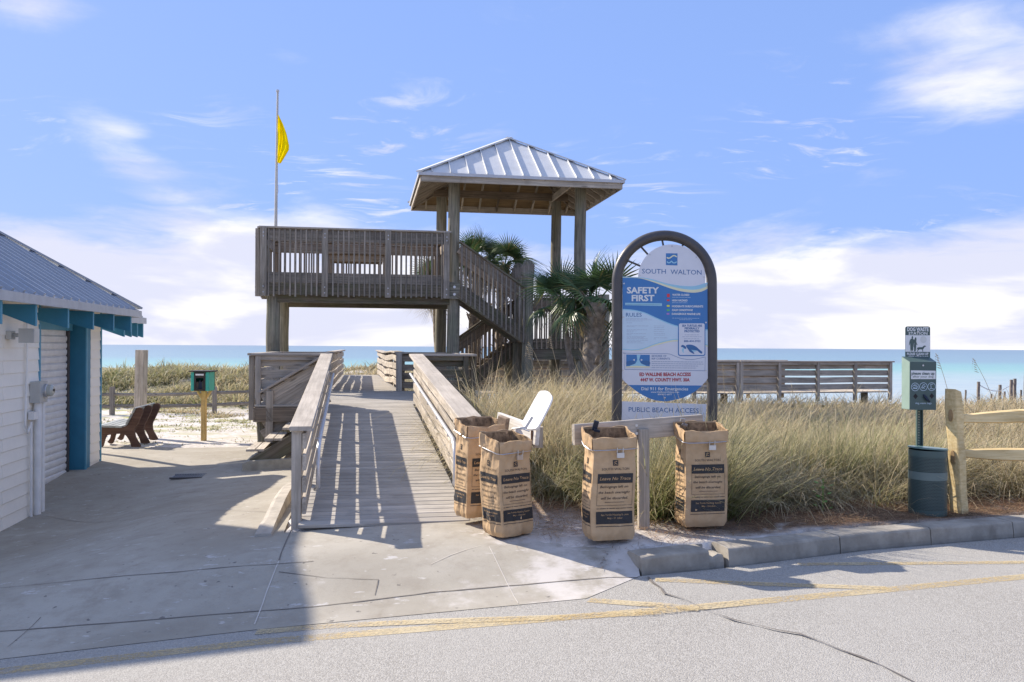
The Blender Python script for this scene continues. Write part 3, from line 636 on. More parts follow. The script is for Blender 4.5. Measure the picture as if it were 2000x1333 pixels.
# side steps going down to the patio
st = thing('side_steps', 'short wooden side steps with concrete footing, left of the ramp', 'steps', U(-1.2, 14.2, g1(*U(-1.2, 14.2).xy)), TH)
BS = 13.55
for k in range(4):
    a = -.80-k*.27; z = .47-k*.165
    for j in range(2): board('tread', U(a-.14+j*.14-.02, BS, z), U(a-.14+j*.14-.02, BS+1.0, z), .132, .036, W_RAIL, st, up=VA)
for bb in (BS+.02, BS+.98): board('stringer', U(-.66, bb, .38), U(-1.72, bb, -.26), .24, .04, W_DARK, st)
board('stair_post', U(-1.60, BS+1.06, -.32), U(-1.60, BS+1.06, .84), .12, .12, W_RAIL, st, up=VB)
board('stair_post', U(-.74, BS+1.06, .2), U(-.74, BS+1.06, 1.38), .09, .09, W_RAIL, st, up=VB)
for k in range(4):
    z = .90-.09-k*.20
    board('rail_board', U(-1.72, BS+1.12, z-.12), U(-.64, BS+1.12, z-.12+.64), .175, .036, W_BROWN2 if False else W_RAIL, st)
board('rail_cap', U(-1.76, BS+1.10, .815), U(-.64, BS+1.10, 1.485), .20, .04, W_CAP, st, up=VB)
FC = plain('pale_footing', (.40, .37, .30), .9, var=.2, bmp=.4)
mb = MB(); z0 = g1(*U(-1.6, BS).xy)-.05; f0 = [U(-1.88, BS-.12, z0), U(-1.1, BS-.12, z0), U(-1.1, BS-.12, z0+.22), U(-1.80, BS-.12, z0+.19), U(-1.87, BS-.12, z0+.15)]
mb.prism(f0, U(0, 1.3, 0)); mb.build('footing', FC, st)

# ------------------------------------------------------------------ lookout platform
ZP = 3.02; PB0, PB1, PA0, PA1 = 18.40, 20.85, -2.22, 1.76
lp = thing('lookout_platform', 'high wooden lookout platform on pilings spanning the boardwalk', 'platform', U(-.2, 19.6, 0), TH)
for a, b, top in ((-1.98, 18.62, 2.9), (-1.98, 20.75, 2.9)):
    p = U(a, b); pole('piling', (p.x, p.y, g1(p.x, p.y)-.3), (p.x, p.y, top), .15 if b < 19 else .14, .14, W_PILE, lp)
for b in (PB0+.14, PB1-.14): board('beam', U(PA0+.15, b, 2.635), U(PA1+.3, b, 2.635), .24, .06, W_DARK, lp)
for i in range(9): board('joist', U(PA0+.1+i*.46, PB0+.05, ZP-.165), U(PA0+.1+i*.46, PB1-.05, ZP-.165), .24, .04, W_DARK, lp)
b = PB0+.07
while b < PB1: board('deck_plank', U(PA0, b, ZP-.02), U(PA1+.05, b, ZP-.02), .133, .036, W_BROWN, lp, up=VB); b += .14
def guard(t, p0, p1, zt, npost, side, nbal, mat=W_GREY, matp=W_GREY, skirt=True, zb=-.36, capz=1.07, capw=.15, bal0=-.36, boards=True, postdown=-.38):
    """guard with balusters on the outer face; side gives the outward direction"""
    d = (p1-p0).normalized(); q = Vector((-d.y, d.x, 0)).normalized()*side
    board('rail_cap', p0+VZ*capz-d*.03, p1+VZ*capz+d*.03, capw, .038, W_CAP if mat is W_GREY else mat, t, up=q)
    board('top_board', p0+VZ*(capz-.15)+q*.0, p1+VZ*(capz-.15), .24, .038, mat, t)
    if skirt:
        board('skirt_board', p0+VZ*(.02), p1+VZ*(.02), .22, .038, W_GREY, t); board('skirt_board', p0+VZ*(-.22), p1+VZ*(-.22), .25, .038, W_DARK, t)
    L = (p1-p0).length
    for i in range(npost):
        c = p0+d*(L*(i/(npost-1)) if npost > 1 else 0)
        if i == 0: c = c+d*.07
        if i == npost-1: c = c-d*.07
        c = c+q*.068
        o = board('post', c+VZ*postdown, c+VZ*(capz-.02), .13, .095, matp, t, up=d)
        for zz in (capz-.12, capz-.2, postdown+.08, postdown+.2):
            mb = MB(); mb.tube([c+q*.047+VZ*zz, c+q*.058+VZ*zz], .013, 7); mb.build('bolt', GALV, o)
    for i in range(nbal):
        c = p0+d*(L*(i+.5)/nbal)+q*.04
        if min(abs((c-p0).dot(d)-L*(k/(npost-1))) for k in range(npost)) < .11 and npost > 1: continue
        z0 = bal0+random.uniform(-.03, .01); board('baluster', c+VZ*z0, c+VZ*(capz-.03), .036, .036, mat, t, up=d)
guard(lp, U(PA0, PB0, ZP), U(PA1, PB0, ZP), ZP, 4, -1, 36)
guard(lp, U(PA0, PB1, ZP), U(PA1, PB1, ZP), ZP, 4, 1, 36, mat=W_BROWN, matp=W_BROWN)
guard(lp, U(PA0, PB0+.05, ZP), U(PA0, PB1-.05, ZP), ZP, 3, 1, 21, mat=W_GREY, matp=W_GREY)
guard(lp, U(PA1, PB0+1.15, ZP), U(PA1, PB1-.05, ZP), ZP, 2, -1, 12, mat=W_BROWN, matp=W_BROWN)
pt = thing('picnic_table', 'small plain wooden table seen through the platform balusters', 'table', U(-.25, 19.7, ZP), TH)
for k in range(3): board('table_top_board', U(-.86, 19.45+k*.19, ZP+.66), U(.36, 19.45+k*.19, ZP+.66), .18, .036, W_BROWN, pt, up=VB)
for s in (-.78, .28):
    for bb in (19.5, 19.78): board('table_leg', U(s, bb, ZP), U(s, bb, ZP+.64), .09, .06, W_BROWN, pt, up=VB)
for bb in (19.42, 19.88): board('table_apron', U(-.84, bb, ZP+.56), U(.34, bb, ZP+.56), .16, .036, W_BROWN, pt)

# ------------------------------------------------------------------ gazebo over the stair tower
gz_ = thing('gazebo', 'tall open gazebo on four round pilings under a metal hip roof', 'gazebo', U(3.29, 19.8, 0), TH)
PG = [(1.87, 18.6), (4.74, 18.6), (1.80, 21.0), (4.72, 21.0)]
for a, b in PG:
    p = U(a, b); pole('piling', (p.x, p.y, g1(p.x, p.y)-.3), (p.x, p.y, 5.44), .15, .125, W_PILE, gz_)
ea0, ea1, eb0, eb1, ZE, ZA = 1.10, 5.48, 17.85, 21.75, 5.24, 6.50; ca, cb = 3.29, 19.8
board('beam', U(1.6, 18.76, 5.38), U(4.98, 18.76, 5.38), .18, .06, W_BROWN, gz_); board('beam', U(1.6, 20.84, 5.38), U(4.98, 20.84, 5.38), .18, .06, W_BROWN, gz_)
board('beam', U(2.0, 18.35, 5.36), U(2.0, 21.2, 5.36), .16, .05, W_RAIL, gz_); board('beam', U(4.60, 18.35, 5.36), U(4.60, 21.2, 5.36), .16, .05, W_RAIL, gz_)
for p0, p1 in (((ea0, eb0), (ea1, eb0)), ((ea1, eb0), (ea1, eb1)), ((ea1, eb1), (ea0, eb1)), ((ea0, eb1), (ea0, eb0))):
    board('fascia', U(*p0, ZE-.09), U(*p1, ZE-.09), .16, .036, W_RAIL, gz_)
ap = U(ca, cb, ZA-.10)
def roofz(a, b, off=0.0):
    da = max(0, 1-abs(a-ca)/(ea1-ca)); db = max(0, 1-abs(b-cb)/(eb1-cb)); return ZE+(ZA-ZE)*min(da, db)+off
for a in np.arange(ea0+.36, ea1-.1, .46):
    for b0 in (eb0, eb1):
        f = 1-abs(a-ca)/(ea1-ca); be = b0+(cb-b0)*f
        if f > .08: board('rafter', U(a, b0, ZE-.085), U(a, be, roofz(a, be)-.085), .12, .036, W_RAIL if f < .9 else W_BROWN, gz_)
for b in np.arange(eb0+.36, eb1-.1, .46):
    for a0 in (ea0, ea1):
        f = 1-abs(b-cb)/(eb1-cb); ae = a0+(ca-a0)*f
        if f > .08: board('rafter', U(a0, b, ZE-.085), U(ae, b, roofz(ae, b)-.085), .12, .036, W_RAIL, gz_)
for a, b in ((ea0, eb0), (ea1, eb0), (ea0, eb1), (ea1, eb1)): board('hip_rafter', U(a, b, ZE-.09), U(ca, cb, ZA-.09), .14, .04, W_BROWN, gz_)
for (a, b), (sa, sb) in zip(PG, ((1, 1), (-1, 1), (1, -1), (-1, -1))):
    board('knee_brace', U(a+sa*.05, b, 4.62), U(a+sa*.55, b, 5.05), .13, .05, W_RAIL, gz_) if False else None

roof = MB(); e = [U(ea0-.05, eb0-.05, ZE+.012), U(ea1+.05, eb0-.05, ZE+.012), U(ea1+.05, eb1+.05, ZE+.012), U(ea0-.05, eb1+.05, ZE+.012)]; A_ = U(ca, cb, ZA+.03)
ply = MB(); o_ = -.022
for i in range(4):
    p, q = e[i], e[(i+1) % 4]; v = [p+VZ*o_, q+VZ*o_, A_+VZ*o_]; ply.add(v, [(0, 2, 1)])
ply.build('ply_soffit', PLY, gz_)
rf = MB()
for i in range(4): rf.add([e[i], e[(i+1) % 4], A_], [(0, 1, 2)])
rfo = rf.build('roof', ROOFM, gz_)
for i in range(4):                               # standing seams and the panels' lapped edges
    p, q = e[i], e[(i+1) % 4]; L = (q-p).length; n = 11; mid = (p+q)/2; upv = (A_-mid)
    for k in range(n):
        u = .062+k*.0872; base_ = p.lerp(q, u); f = 1-abs(u-.5)*2; top = base_+upv*f
        nrm = (q-p).cross(upv).normalized()
        if f*upv.length > .12:
            mb = MB(); mb.bar(base_+nrm*.022, top+nrm*.022, .045, .013, nrm); mb.build('standing_seam', ROOFM, rfo)
    mb = MB(); mb.bar(p+VZ*.03, A_+VZ*.035, .03, .16); mb.build('hip_cap', ROOFM, rfo)
    d = (q-p).normalized(); mb = MB(); mb.bar(p-VZ*.02+d*.002, q-VZ*.02-d*.002, .065, .02); mb.build('drip_edge', TRIM, rfo)
mb = MB(); mb.box(A_+VZ*.035, (.10, .10, .02), FR.to_3x3()); mb.build('roof_cap', ROOFM, rfo)

# ------------------------------------------------------------------ stair tower
sw = thing('wooden_stairs', 'dark wooden stairs folding down from the platform beside the gazebo', 'stairs', U(2.8, 19.4, 0), TH)
ZL = 1.74
for a, b, zt in ((3.52, 18.50, 3.41), (3.50, 19.62, 3.46), (3.5, 20.8, 1.7), (5.3, 18.6, 2.8), (5.3, 20.8, 2.8)):
    p = U(a, b); pole('piling', (p.x, p.y, g1(p.x, p.y)-.3), (p.x, p.y, zt), .135, .125, W_PILE, sw)
    if zt > 3: pole('post_cap', (p.x, p.y, zt-.01), (p.x, p.y, zt+.0), .127, .127, W_PILE, sw); pole('post_cap', (p.x, p.y, zt-.22), (p.x, p.y, zt+.01), .15, .148, W_GREY, sw)
def flight(a0, z0, a1, z1, b0, b1, n, front=W_BROWN, outer=(True, True), rh=.92, mats=W_BROWN):
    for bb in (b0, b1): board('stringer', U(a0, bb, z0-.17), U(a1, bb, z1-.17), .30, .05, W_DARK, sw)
    for k in range(n):
        f = (k+.5)/n; a = a0+(a1-a0)*f; z = z0+(z1-z0)*f
        for j in (-1, 1): board('tread', U(a+j*.068, b0+.03, z-.02), U(a+j*.068, b1-.03, z-.02), .13, .036, W_BROWN, sw, up=VA)
    for bb, on, sgn in ((b0, outer[0], -1), (b1, outer[1], 1)):
        if not on: continue
        h0, h1 = U(a0, bb, z0+rh), U(a1, bb, z1+rh); q = VB*sgn
        board('rail_cap', h0, h1, .14, .038, W_DARK, sw, up=VB); board('top_board', h0-VZ*.14, h1-VZ*.14, .24, .038, mats, sw)
        nb_ = max(6, int(abs(a1-a0)/.098))
        for k in range(nb_):
            f = (k+.5)/nb_; c = U(a0+(a1-a0)*f, bb, z0+(z1-z0)*f)+q*.045
            board('baluster', c-VZ*.32, c+VZ*(rh-.05), .036, .036, front, sw, up=VA)
flight(1.98, 2.98, 3.46, 1.98, 18.42, 19.45, 6, front=W_GREY)
flight(3.46, ZL, 2.05, ZD+.12, 19.62, 20.7, 6, front=W_BROWN, rh=.98)
for k in range(17): board('landing_plank', U(3.45, 18.5+k*.14, ZL-.02), U(5.2, 18.5+k*.14, ZL-.02), .133, .036, W_BROWN, sw, up=VB)
def guard2(p0, p1, side, nb_, mats):
    d = (p1-p0).normalized(); q = Vector((-d.y, d.x, 0))*side
    board('rail_cap', p0+VZ*1.0, p1+VZ*1.0, .14, .038, mats, sw, up=q); board('top_board', p0+VZ*.86, p1+VZ*.86, .22, .038, mats, sw)
    board('skirt_board', p0-VZ*.06, p1-VZ*.06, .22, .038, W_DARK, sw); board('skirt_board', p0-VZ*.30, p1-VZ*.30, .25, .04, W_DARK, sw)
    L = (p1-p0).length
    for i in range(nb_): c = p0+d*(L*(i+.5)/nb_)+q*.04; board('baluster', c-VZ*.18, c+VZ*.97, .036, .036, mats, sw, up=d)
guard2(U(3.66, 18.46, ZL), U(5.2, 18.46, ZL), -1, 14, W_BROWN); guard2(U(5.22, 18.5, ZL), U(5.22, 20.8, ZL), -1, 20, W_BROWN); guard2(U(3.5, 20.85, ZL), U(5.2, 20.85, ZL), 1, 14, W_BROWN)
# gusset plates bolted on the front left gazebo piling
mb = MB(); mb.box(U(1.87, 18.42, 2.82), (.26, .05, .36), FR.to_3x3()); pl = mb.build('bolted_block', W_PILE, lp)
for zz in (2.74, 2.9):
    mb = MB(); mb.tube([U(1.87, 18.39, zz), U(1.87, 18.378, zz)], .03, 10); mb.build('bolt', GALV, pl)

# ------------------------------------------------------------------ the long railing on the right
q0, q1, q2 = AB(P(905, 712, 22.3)), AB(P(1442, 708, 23.0)), AB(P(1738, 708, 24.4))
zz = P(1500, 708, 23.2).z
rail('long low railing crossing behind the dune grass, right of the sign', [(q0[0], q0[1], zz-.80), (q1[0], q1[1], zz-.80), (q2[0], q2[1], zz-.80)], [6, 4], side=-1, nb=4, bw=.155, gap=.04, H=.82, mat=W_RAIL, capmat=W_RAIL, group=None, zbot=.03)
qm = (q1[0]+(q2[0]-q1[0])*.48, q1[1]+(q2[1]-q1[1])*.48)
rail('seaward railing of the side boardwalk, glimpsed through the gaps of the long low one', [(q0[0]-.3, q0[1]+1.45, zz-.80), (q1[0]-.1, q1[1]+1.45, zz-.80), (qm[0]-.1, qm[1]+1.45, zz-.80)], [6, 2], side=1, nb=4, bw=.155, gap=.04, H=.82, mat=W_BROWN, capmat=W_RAIL, group=None, zbot=.05)
rd = bpy.data.objects.new('side_boardwalk', None); COL.objects.link(rd); rd['kind'] = 'structure'
for (A0, A1) in ((q0, q1), (q1, q2)):
    n = int(math.dist(A0, A1)/.30)
    for k in range(n):
        f = (k+.5)/n; a = A0[0]+(A1[0]-A0[0])*f; b = A0[1]+(A1[1]-A0[1])*f; board('plank', U(a, b+.0, zz-.85), U(a+.1, b+1.5, zz-.85), .29, .036, W_RAIL, rd, up=VA)
for f in (0.05, .3, .6, .95): p = U(q0[0]+(q2[0]-q0[0])*f, q0[1]+(q2[1]-q0[1])*f+.3); pole('support_pile', (p.x, p.y, g1(p.x, p.y)-1), (p.x, p.y, zz-.88), .1, .1, W_PILE, rd)

# ------------------------------------------------------------------ flagpole and flag
fp0 = P(536.5, 600, 21.05); fp1 = P(542.3, 180, 21.05); fp0 = Vector((fp0.x-.03, fp0.y, g1(fp0.x, fp0.y)-.2))
fpo = thing('flagpole', 'slim grey tapered flagpole rising behind the platform', 'flagpole', (fp0.x, fp0.y, fp0.z))
mb = MB(); mb.tube([fp0.lerp(fp1, k/8) for k in range(9)], [.065-.040*k/8 for k in range(9)], 12); mb.build('pole_shaft', plain('pole_grey', (.50, .49, .46), .6, dirt=.3), fpo, smooth=True)
mb = MB(); mb.tube([fp1, fp1+VZ*.05], .04, 10); mb.build('finial', TRIM, fpo)
mb = MB(); a_ = P(541.8, 250, 20.95); mb.tube([P(542.4, 226, 20.98), a_, P(541.9, 300, 20.95), P(541.5, 352, 20.95), P(541.2, 372, 20.95)], .006, 5); mb.build('halyard', TRIM, fpo)
mb = MB(); mb.tube([P(542, 362, 20.95), P(542, 377, 20.95)], .022, 6); mb.build('halyard_weight', TRIM, fpo)
FM, fn, fb = newmat('yellow_flag_cloth'); fn.n.remove(fb); _d = fn.new('ShaderNodeBsdfDiffuse'); _t = fn.new('ShaderNodeBsdfTranslucent'); _m = fn.new('ShaderNodeMixShader')
for x in (_d, _t): x.inputs[0].default_value = (.88, .72, .005, 1)
_m.inputs[0].default_value = .5; fn.l.new(_d.outputs[0], _m.inputs[1]); fn.l.new(_t.outputs[0], _m.inputs[2]); fn.l.new(_m.outputs[0], fn.n['Material Output'].inputs[0])
LE = [(543, 224), (542.5, 240), (542.3, 256), (542, 272), (541.6, 290), (541.5, 305), (541.2, 316), (541.1, 318)]
RT = [(544.5, 226), (553, 243), (560, 262), (564.8, 285), (564.5, 293), (557, 306), (549, 319), (547, 320)]
mb = MB(); nu, nv = 12, 28; V = []
for j in range(nv+1):
    v = j/nv*(len(LE)-1); i = min(int(v), len(LE)-2); f = v-i; l = (LE[i][0]+(LE[i+1][0]-LE[i][0])*f, LE[i][1]+(LE[i+1][1]-LE[i][1])*f); r = (RT[i][0]+(RT[i+1][0]-RT[i][0])*f, RT[i][1]+(RT[i+1][1]-RT[i][1])*f)
    for k in range(nu+1):
        u = k/nu; V.append(P(l[0]+(r[0]-l[0])*u, l[1]+(r[1]-l[1])*u, 20.96-.30*u*math.sin(j/nv*3.1)+.10*math.sin(u*11+j*.2)*min(1, u*4)))
mb.add(V, [(j*(nu+1)+k, j*(nu+1)+k+1, (j+1)*(nu+1)+k+1, (j+1)*(nu+1)+k) for j in range(nv) for k in range(nu)])
fo = mb.build('flag', FM, None, smooth=True, M=Matrix.Translation(P(542, 290, 20.98))); tag(fo, 'limp yellow warning flag hanging from the tall pole', 'flag')
# ------------------------------------------------------------------ beach building on the left
bl = thing('beach_restroom', 'white clapboard building with teal trim and blue metal roof', 'building', U(-4.6, 12, -.5), TH)
ZEV = 2.15; A1, A3 = -4.19, -4.38; BN, BC, BE = 8.3, 11.80, 15.0; AE, BE0, BE1 = -3.80, 8.05, 15.2
def wallcore(a0, a1, b0, b1, z0, z1, mat=WHITE):
    mb = MB(); mb.box(U((a0+a1)/2, (b0+b1)/2, (z0+z1)/2), (abs(a1-a0), abs(b1-b0), z1-z0), FR.to_3x3()); return mb
w = wallcore(-12, A1-.03, BN, BC-.05, -1.1, ZEV+.1).build('wall', WHITE, bl)
z = -.72; k = 0
while z < ZEV:
    for (s0, s1) in (((BN, 10.7), (10.705, BC)) if k % 2 else ((BN, 9.8), (9.805, BC))): board('siding_board', U(A1, s0, z+.076), U(A1, s1, z+.076), .172, .016, WHITE, bl, twist=R(-5))
    z += .152; k += 1
w2 = wallcore(-12, A3-.32, BC-.05, BE-.03, -1.1, ZEV+.1).build('wall', WHITE, bl)
# door recess: rolling shutter between the near wall and the teal column
AD = -4.60; DB0, DB1 = BC+.02, 14.20
dr = wallcore(AD-.04, AD-.008, DB0, DB1, -.62, 2.15).build('rolling_door', SLATM, bl)
z = -.50
while z < 1.76:
    mb = MB(); prof = [(0, -.050), (.010, -.042), (.020, -.01), (.020, .028), (.006, .046), (0, .050)]
    v = [U(AD+x-.006, DB0+.03, z+y) for x, y in prof] + [U(AD+x-.006, DB1-.12, z+y) for x, y in prof]
    mb.add(v, [(i, i+1, i+7, i+6) for i in range(5)]); mb.build('door_slat', SLATM, dr); z += .104
mb = MB(); mb.bar(U(AD+.012, DB0, -.575), U(AD+.012, DB1-.12, -.575), .06, .045); mb.build('door_bottom_bar', GALV, dr)
board('door_guide', U(AD+.02, DB1-.10, -.55), U(AD+.02, DB1-.10, 1.85), .04, .05, POLEM, dr, up=VB)
board('door_header', U(AD+.03, DB0, 1.96), U(AD+.03, DB1, 1.96), .30, .05, TEALL, bl)
board('corner_trim', U(A1-.01, BC+.018, -.72), U(A1-.01, BC+.018, 2.15), .05, .06, TEALL, bl, up=VB)
mb = MB(); mb.box(U((AD+A3)/2+.0, 14.36, .85), (abs(AD-A3)+.02, .26, 2.9), FR.to_3x3()); colm = mb.build('column', TEAL, bl)
board('column_trim', U(A3+.016, 14.26, -.5), U(A3+.016, 14.26, 2.12), .06, .03, TEALL, bl, up=VB)
z = -.45
while z < ZEV: board('siding_board', U(A3, 14.50, z+.076), U(A3, BE, z+.076), .172, .016, WHITE, bl, twist=R(-5)); z += .152
w3 = wallcore(A3-.35, A3-.02, 14.5, BE, -1, ZEV+.1).build('wall', WHITE, bl)
board('corner_trim', U(A3, BE+.02, -.45), U(A3, BE+.02, 2.15), .05, .05, TEALL, bl, up=VB)
# roof: hipped, ribbed metal
SL = .65; W_ = 8.0; half = (BE1-BE0)/2; a_r0 = AE-half if half < W_/2 else AE-W_/2
ZR = ZEV+.02
c = [U(AE, BE0, ZR), U(AE, BE1, ZR), U(AE-10, BE1, ZR), U(AE-10, BE0, ZR)]
hh = half*SL; r1, r2 = U(AE-half, (BE0+BE1)/2, ZR+hh), U(AE-10+min(half, 4.9), (BE0+BE1)/2, ZR+hh)
mb = MB(); mb.add([c[0], c[1], c[2], c[3], r1, r2], [(0, 1, 4), (1, 2, 5, 4), (2, 3, 5), (3, 0, 4, 5)]); mb.add([p-VZ*.03 for p in (c[0], c[1], c[2], c[3])], [(0, 3, 2, 1)]) if False else None
rb = mb.build('roof', ROOFB, bl)
b = BE0+.08
while b < BE1-.05:
    s = min(b-BE0, BE1-b); p0 = U(AE+.0, b, ZR+.012); p1 = U(AE-s, b, ZR+s*SL+.012)
    if s > .1:
        M, L = orient(p0, p1, (0, 0, 1)); q = M.to_3x3().col[1]; n_ = M.to_3x3().col[2]; mb = MB()
        v = [p+q*x+n_*y for p in (p0, p1) for x, y in ((-.038, -.012), (-.018, .028), (.018, .028), (.038, -.012))]
        mb.add(v, [(0, 1, 5, 4), (1, 2, 6, 5), (2, 3, 7, 6), (3, 2, 1, 0), (4, 5, 6, 7)]); mb.build('roof_rib', ROOFB, rb)
    b += .305
for p, q in ((c[0], r1), (c[1], r1)): mb = MB(); mb.bar(p+VZ*.045, q+VZ*.045, .03, .14); mb.build('hip_cap', ROOFB, rb)
mb = MB(); mb.bar(c[0]+U(.012, 0, -.055), c[1]+U(.012, 0, -.055), .11, .03); mb.build('fascia', TRIM, bl); mb = MB(); mb.bar(c[1]+U(0, .012, -.055), c[2]+U(0, .012, -.055), .11, .03); mb.build('fascia', TRIM, bl)
mb = MB(); mb.bar(c[0]+U(0, -.012, -.055), c[3]+U(0, -.012, -.055), .11, .03); mb.build('fascia', TRIM, bl)
mb = MB(); mb.add([p-VZ*.115 for p in (U(AE-.03, BE0+.03, ZR), U(AE-.03, BE1-.03, ZR), U(AE-1.0, BE1-.03, ZR), U(AE-1.0, BE0+.03, ZR))], [(0, 3, 2, 1)])
tails = []
b = 8.25
def tail(parent, ae, b, zt, run=.62, h=.255, mat=TEAL):
    mb = MB(); f = [U(ae-.02, b, zt), U(ae-.02, b, zt-h), U(ae-run, b, zt-h-.0+.62*run*.0), U(ae-run, b, zt)]
    f = [U(ae-.03, b-.02, zt), U(ae-.03, b-.02, zt-h), U(ae-run, b-.02, zt-.02), U(ae-run, b-.02, zt)]
    mb.prism(f, U(0, .04, 0)); o = mb.build('rafter_tail', mat, parent); board('lit_tail_end', U(ae-.022, b, zt-h), U(ae-.022, b, zt-.0), .044, .014, TEALL, o, up=VB); return o  # lighter teal end piece: light on the tail ends put into the colour
for xpx in (0.8, 1.2): pass
def b_at(px, a):
    t = (px-1000)/F; d = a/(t*CU+SU); return d*(CU - t*SU)
for px in (-60, 6, 74, 136.5, 185, 224.5, 258): tail(bl, AE, b_at(px, AE), ZR-.105, run=.62 if px < 80 else .85)
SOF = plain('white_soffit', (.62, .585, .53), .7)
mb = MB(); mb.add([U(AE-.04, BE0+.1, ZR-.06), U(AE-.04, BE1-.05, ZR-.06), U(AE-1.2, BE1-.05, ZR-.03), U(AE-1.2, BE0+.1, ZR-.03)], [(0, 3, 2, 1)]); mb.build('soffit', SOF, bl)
# unseen block added on the left so that its shadow falls on the patio
mb = MB(); mb.box(U(-8.2, 12.1, 3.4), (3.6, 2.1, 4.0), FR.to_3x3()); us = mb.build('shadow_block', WHITE, bl)
mb = MB(); mb.add([U(-6.2, 10.95, 5.4), U(-6.2, 13.2, 5.4), U(-10.2, 13.2, 5.4), U(-10.2, 10.95, 5.4), U(-8.2, 12.1, 6.1)], [(0, 1, 4), (1, 2, 4), (2, 3, 4), (3, 0, 4), (0, 3, 2, 1)]); mb.build('shadow_block_roof', ROOFB, us)
# porch roof behind
pr = thing('porch_roof', 'lower porch roof with teal rafter tails just behind the first roof', 'porch roof', U(-5, 18, 0), TH)
AE2 = -4.10; Z2 = 2.10; c2 = [U(AE2, 15.4, Z2), U(AE2, 16.75, Z2), U(AE2-4, 16.75, Z2), U(AE2-4, 15.4, Z2)]; c2t = U(AE2-.68, 16.07, Z2+.3)
mb = MB(); mb.add(c2+[c2t, U(AE2-3.4, 16.07, Z2+.3)], [(0, 1, 4), (1, 2, 5, 4), (3, 0, 4, 5), (2, 3, 5)]); r2o = mb.build('roof', ROOFB, pr)
for k in range(4):
    b = 15.5+k*.35; s = min(b-15.4, 16.75-b); mb = MB(); mb.bar(U(AE2, b, Z2+.015), U(AE2-max(s, .05), b, Z2+max(s, .05)*.52+.015), .03, .05); mb.build('roof_rib', ROOFB, r2o)
mb = MB(); mb.bar(c2[0]+U(.012, 0, -.055), c2[1]+U(.012, 0, -.055), .11, .03); mb.build('fascia', TRIM, pr)
for b in (15.46, 15.9, 16.3, 16.68): tail(pr, AE2, b, Z2-.105, .7, .26)
for (a, b) in ((-5.1, 15.6), (-7.5, 15.6), (-5.3, 16.6)): board('porch_post', U(a, b, -.6), U(a, b, 2.1), .1, .1, WHITEP, pr, up=VB)
# wall fittings
lf = P(22, 662, 10.6)
ALM = A1+.012
def onwall(px, py):
    b = b_at(px, ALM); p = U(ALM, b); d = p.y; return Vector((p.x, p.y, P(px, py, d).z))
q = onwall(15, 655); mb = MB(); mb.box(q+U(.03, 0, 0), (.06, .12, .10), FR.to_3x3()); lt = mb.build('wall_light', GREYBOX, bl)
mb = MB(); mb.tube([q+U(.05, 0, 0), q+U(.14, .0, 0)], .022, 8); mb.build('light_arm', GREYBOX, lt); mb = MB(); mb.box(q+U(.22, .02, -.005), (.16, .17, .17), FR.to_3x3()); mb.build('light_head', GREYBOX, lt); mb = MB(); mb.box(q+U(.305, .02, -.005), (.012, .16, .16), FR.to_3x3()); mb.build('light_lens', GALV, lt)
mb = MB(); mb.tube([onwall(47.5, 622)+U(.03, 0, 0), onwall(47.5, 700)+U(.03, 0, 0), onwall(44.5, 832)+U(.03, 0, 0), onwall(50, 846)+U(.03, 0, 0), onwall(58, 823)+U(.03, 0, 0)], .013, 8); mb.build('conduit', WHITEP, bl, smooth=True)
mb = MB(); mb.tube([onwall(55, 824)+U(.04, 0, 0), onwall(55.5, 900)+U(.04, 0, 0), onwall(56, 1016)+U(.04, 0, 0)], .017, 8); mb.build('conduit', WHITEP, bl, smooth=True)
mb = MB(); q = onwall(57.5, 812); mb.box(q+U(.05, 0, 0), (.07, .13, .10), FR.to_3x3()); mb.build('junction_box', WHITEP, bl)
q = onwall(65, 766); mb = MB(); mb.box(q+U(.06, .02, 0), (.12, .26, .27), FR.to_3x3()); mbx = mb.build('meter_box', GREYBOX, bl)
mb = MB(); mb.tube([q+U(.12, .06, .015), q+U(.15, .06, .015), q+U(.155, .06, .015)], [.085, .085, .08], 24); mb.build('meter_ring', GALV, mbx, smooth=True)
MG = plain('meter_glass', (.45, .46, .40), .1, spec=.8); mb = MB(); mb.tube([q+U(.155, .06, .015), q+U(.20, .06, .015), q+U(.225, .06, .015)], [.074, .072, .045], 24); mb.build('meter_glass', MG, mbx, smooth=True)
mb = MB(); mb.box(q+U(.226, .06, .02), (.006, .06, .03), FR.to_3x3()); mb.build('meter_dial', INK, mbx)
for pxx, r in ((64.5, .045), (73.5, .036)):
    t_ = onwall(pxx, 787); p = onwall(pxx, 1014); mb = MB(); mb.tube([t_+U(.06, 0, 0), p+U(.06, 0, 0)+Vector((0, 0, 0))], r, 14); mb.build('downpipe', WHITEP, bl, smooth=True)

# ------------------------------------------------------------------ bench (end-on), mat, library box, posts
bo = hit(236, 874, None, 13); bd = bo.y; sc = .80/((877-797)/F*bd) if False else 1.0
be = thing('park_bench', 'bench with brown moulded ends and grey planks, facing the building', 'bench', bo, R(9))
MBn = wm(be) @ Matrix.Scale(.92, 4)
prof = smoothline([(-.42, 0), (-.36, .02), (-.30, .22), (-.22, .26), (0, .28), (.10, .24), (.18, .10), (.22, 0), (.38, 0), (.34, .10), (.28, .22), (.27, .36), (.33, .50), (.40, .66), (.43, .76), (.39, .82), (.31, .81), (.25, .74), (.19, .58), (.13, .47), (0, .41), (-.36, .43), (-.44, .42), (-.45, .37), (-.40, .28), (-.42, .12), (-.50, .01)], 3)
for y in (0.0, .70, 1.40):
    mb = MB(); mb.prism([MBn @ Vector((x, y, zz)) for x, zz in prof[:-1]], (MBn.to_3x3() @ Vector((0, .075, 0)))); o = mb.build('bench_end', W_BENCHB, be)
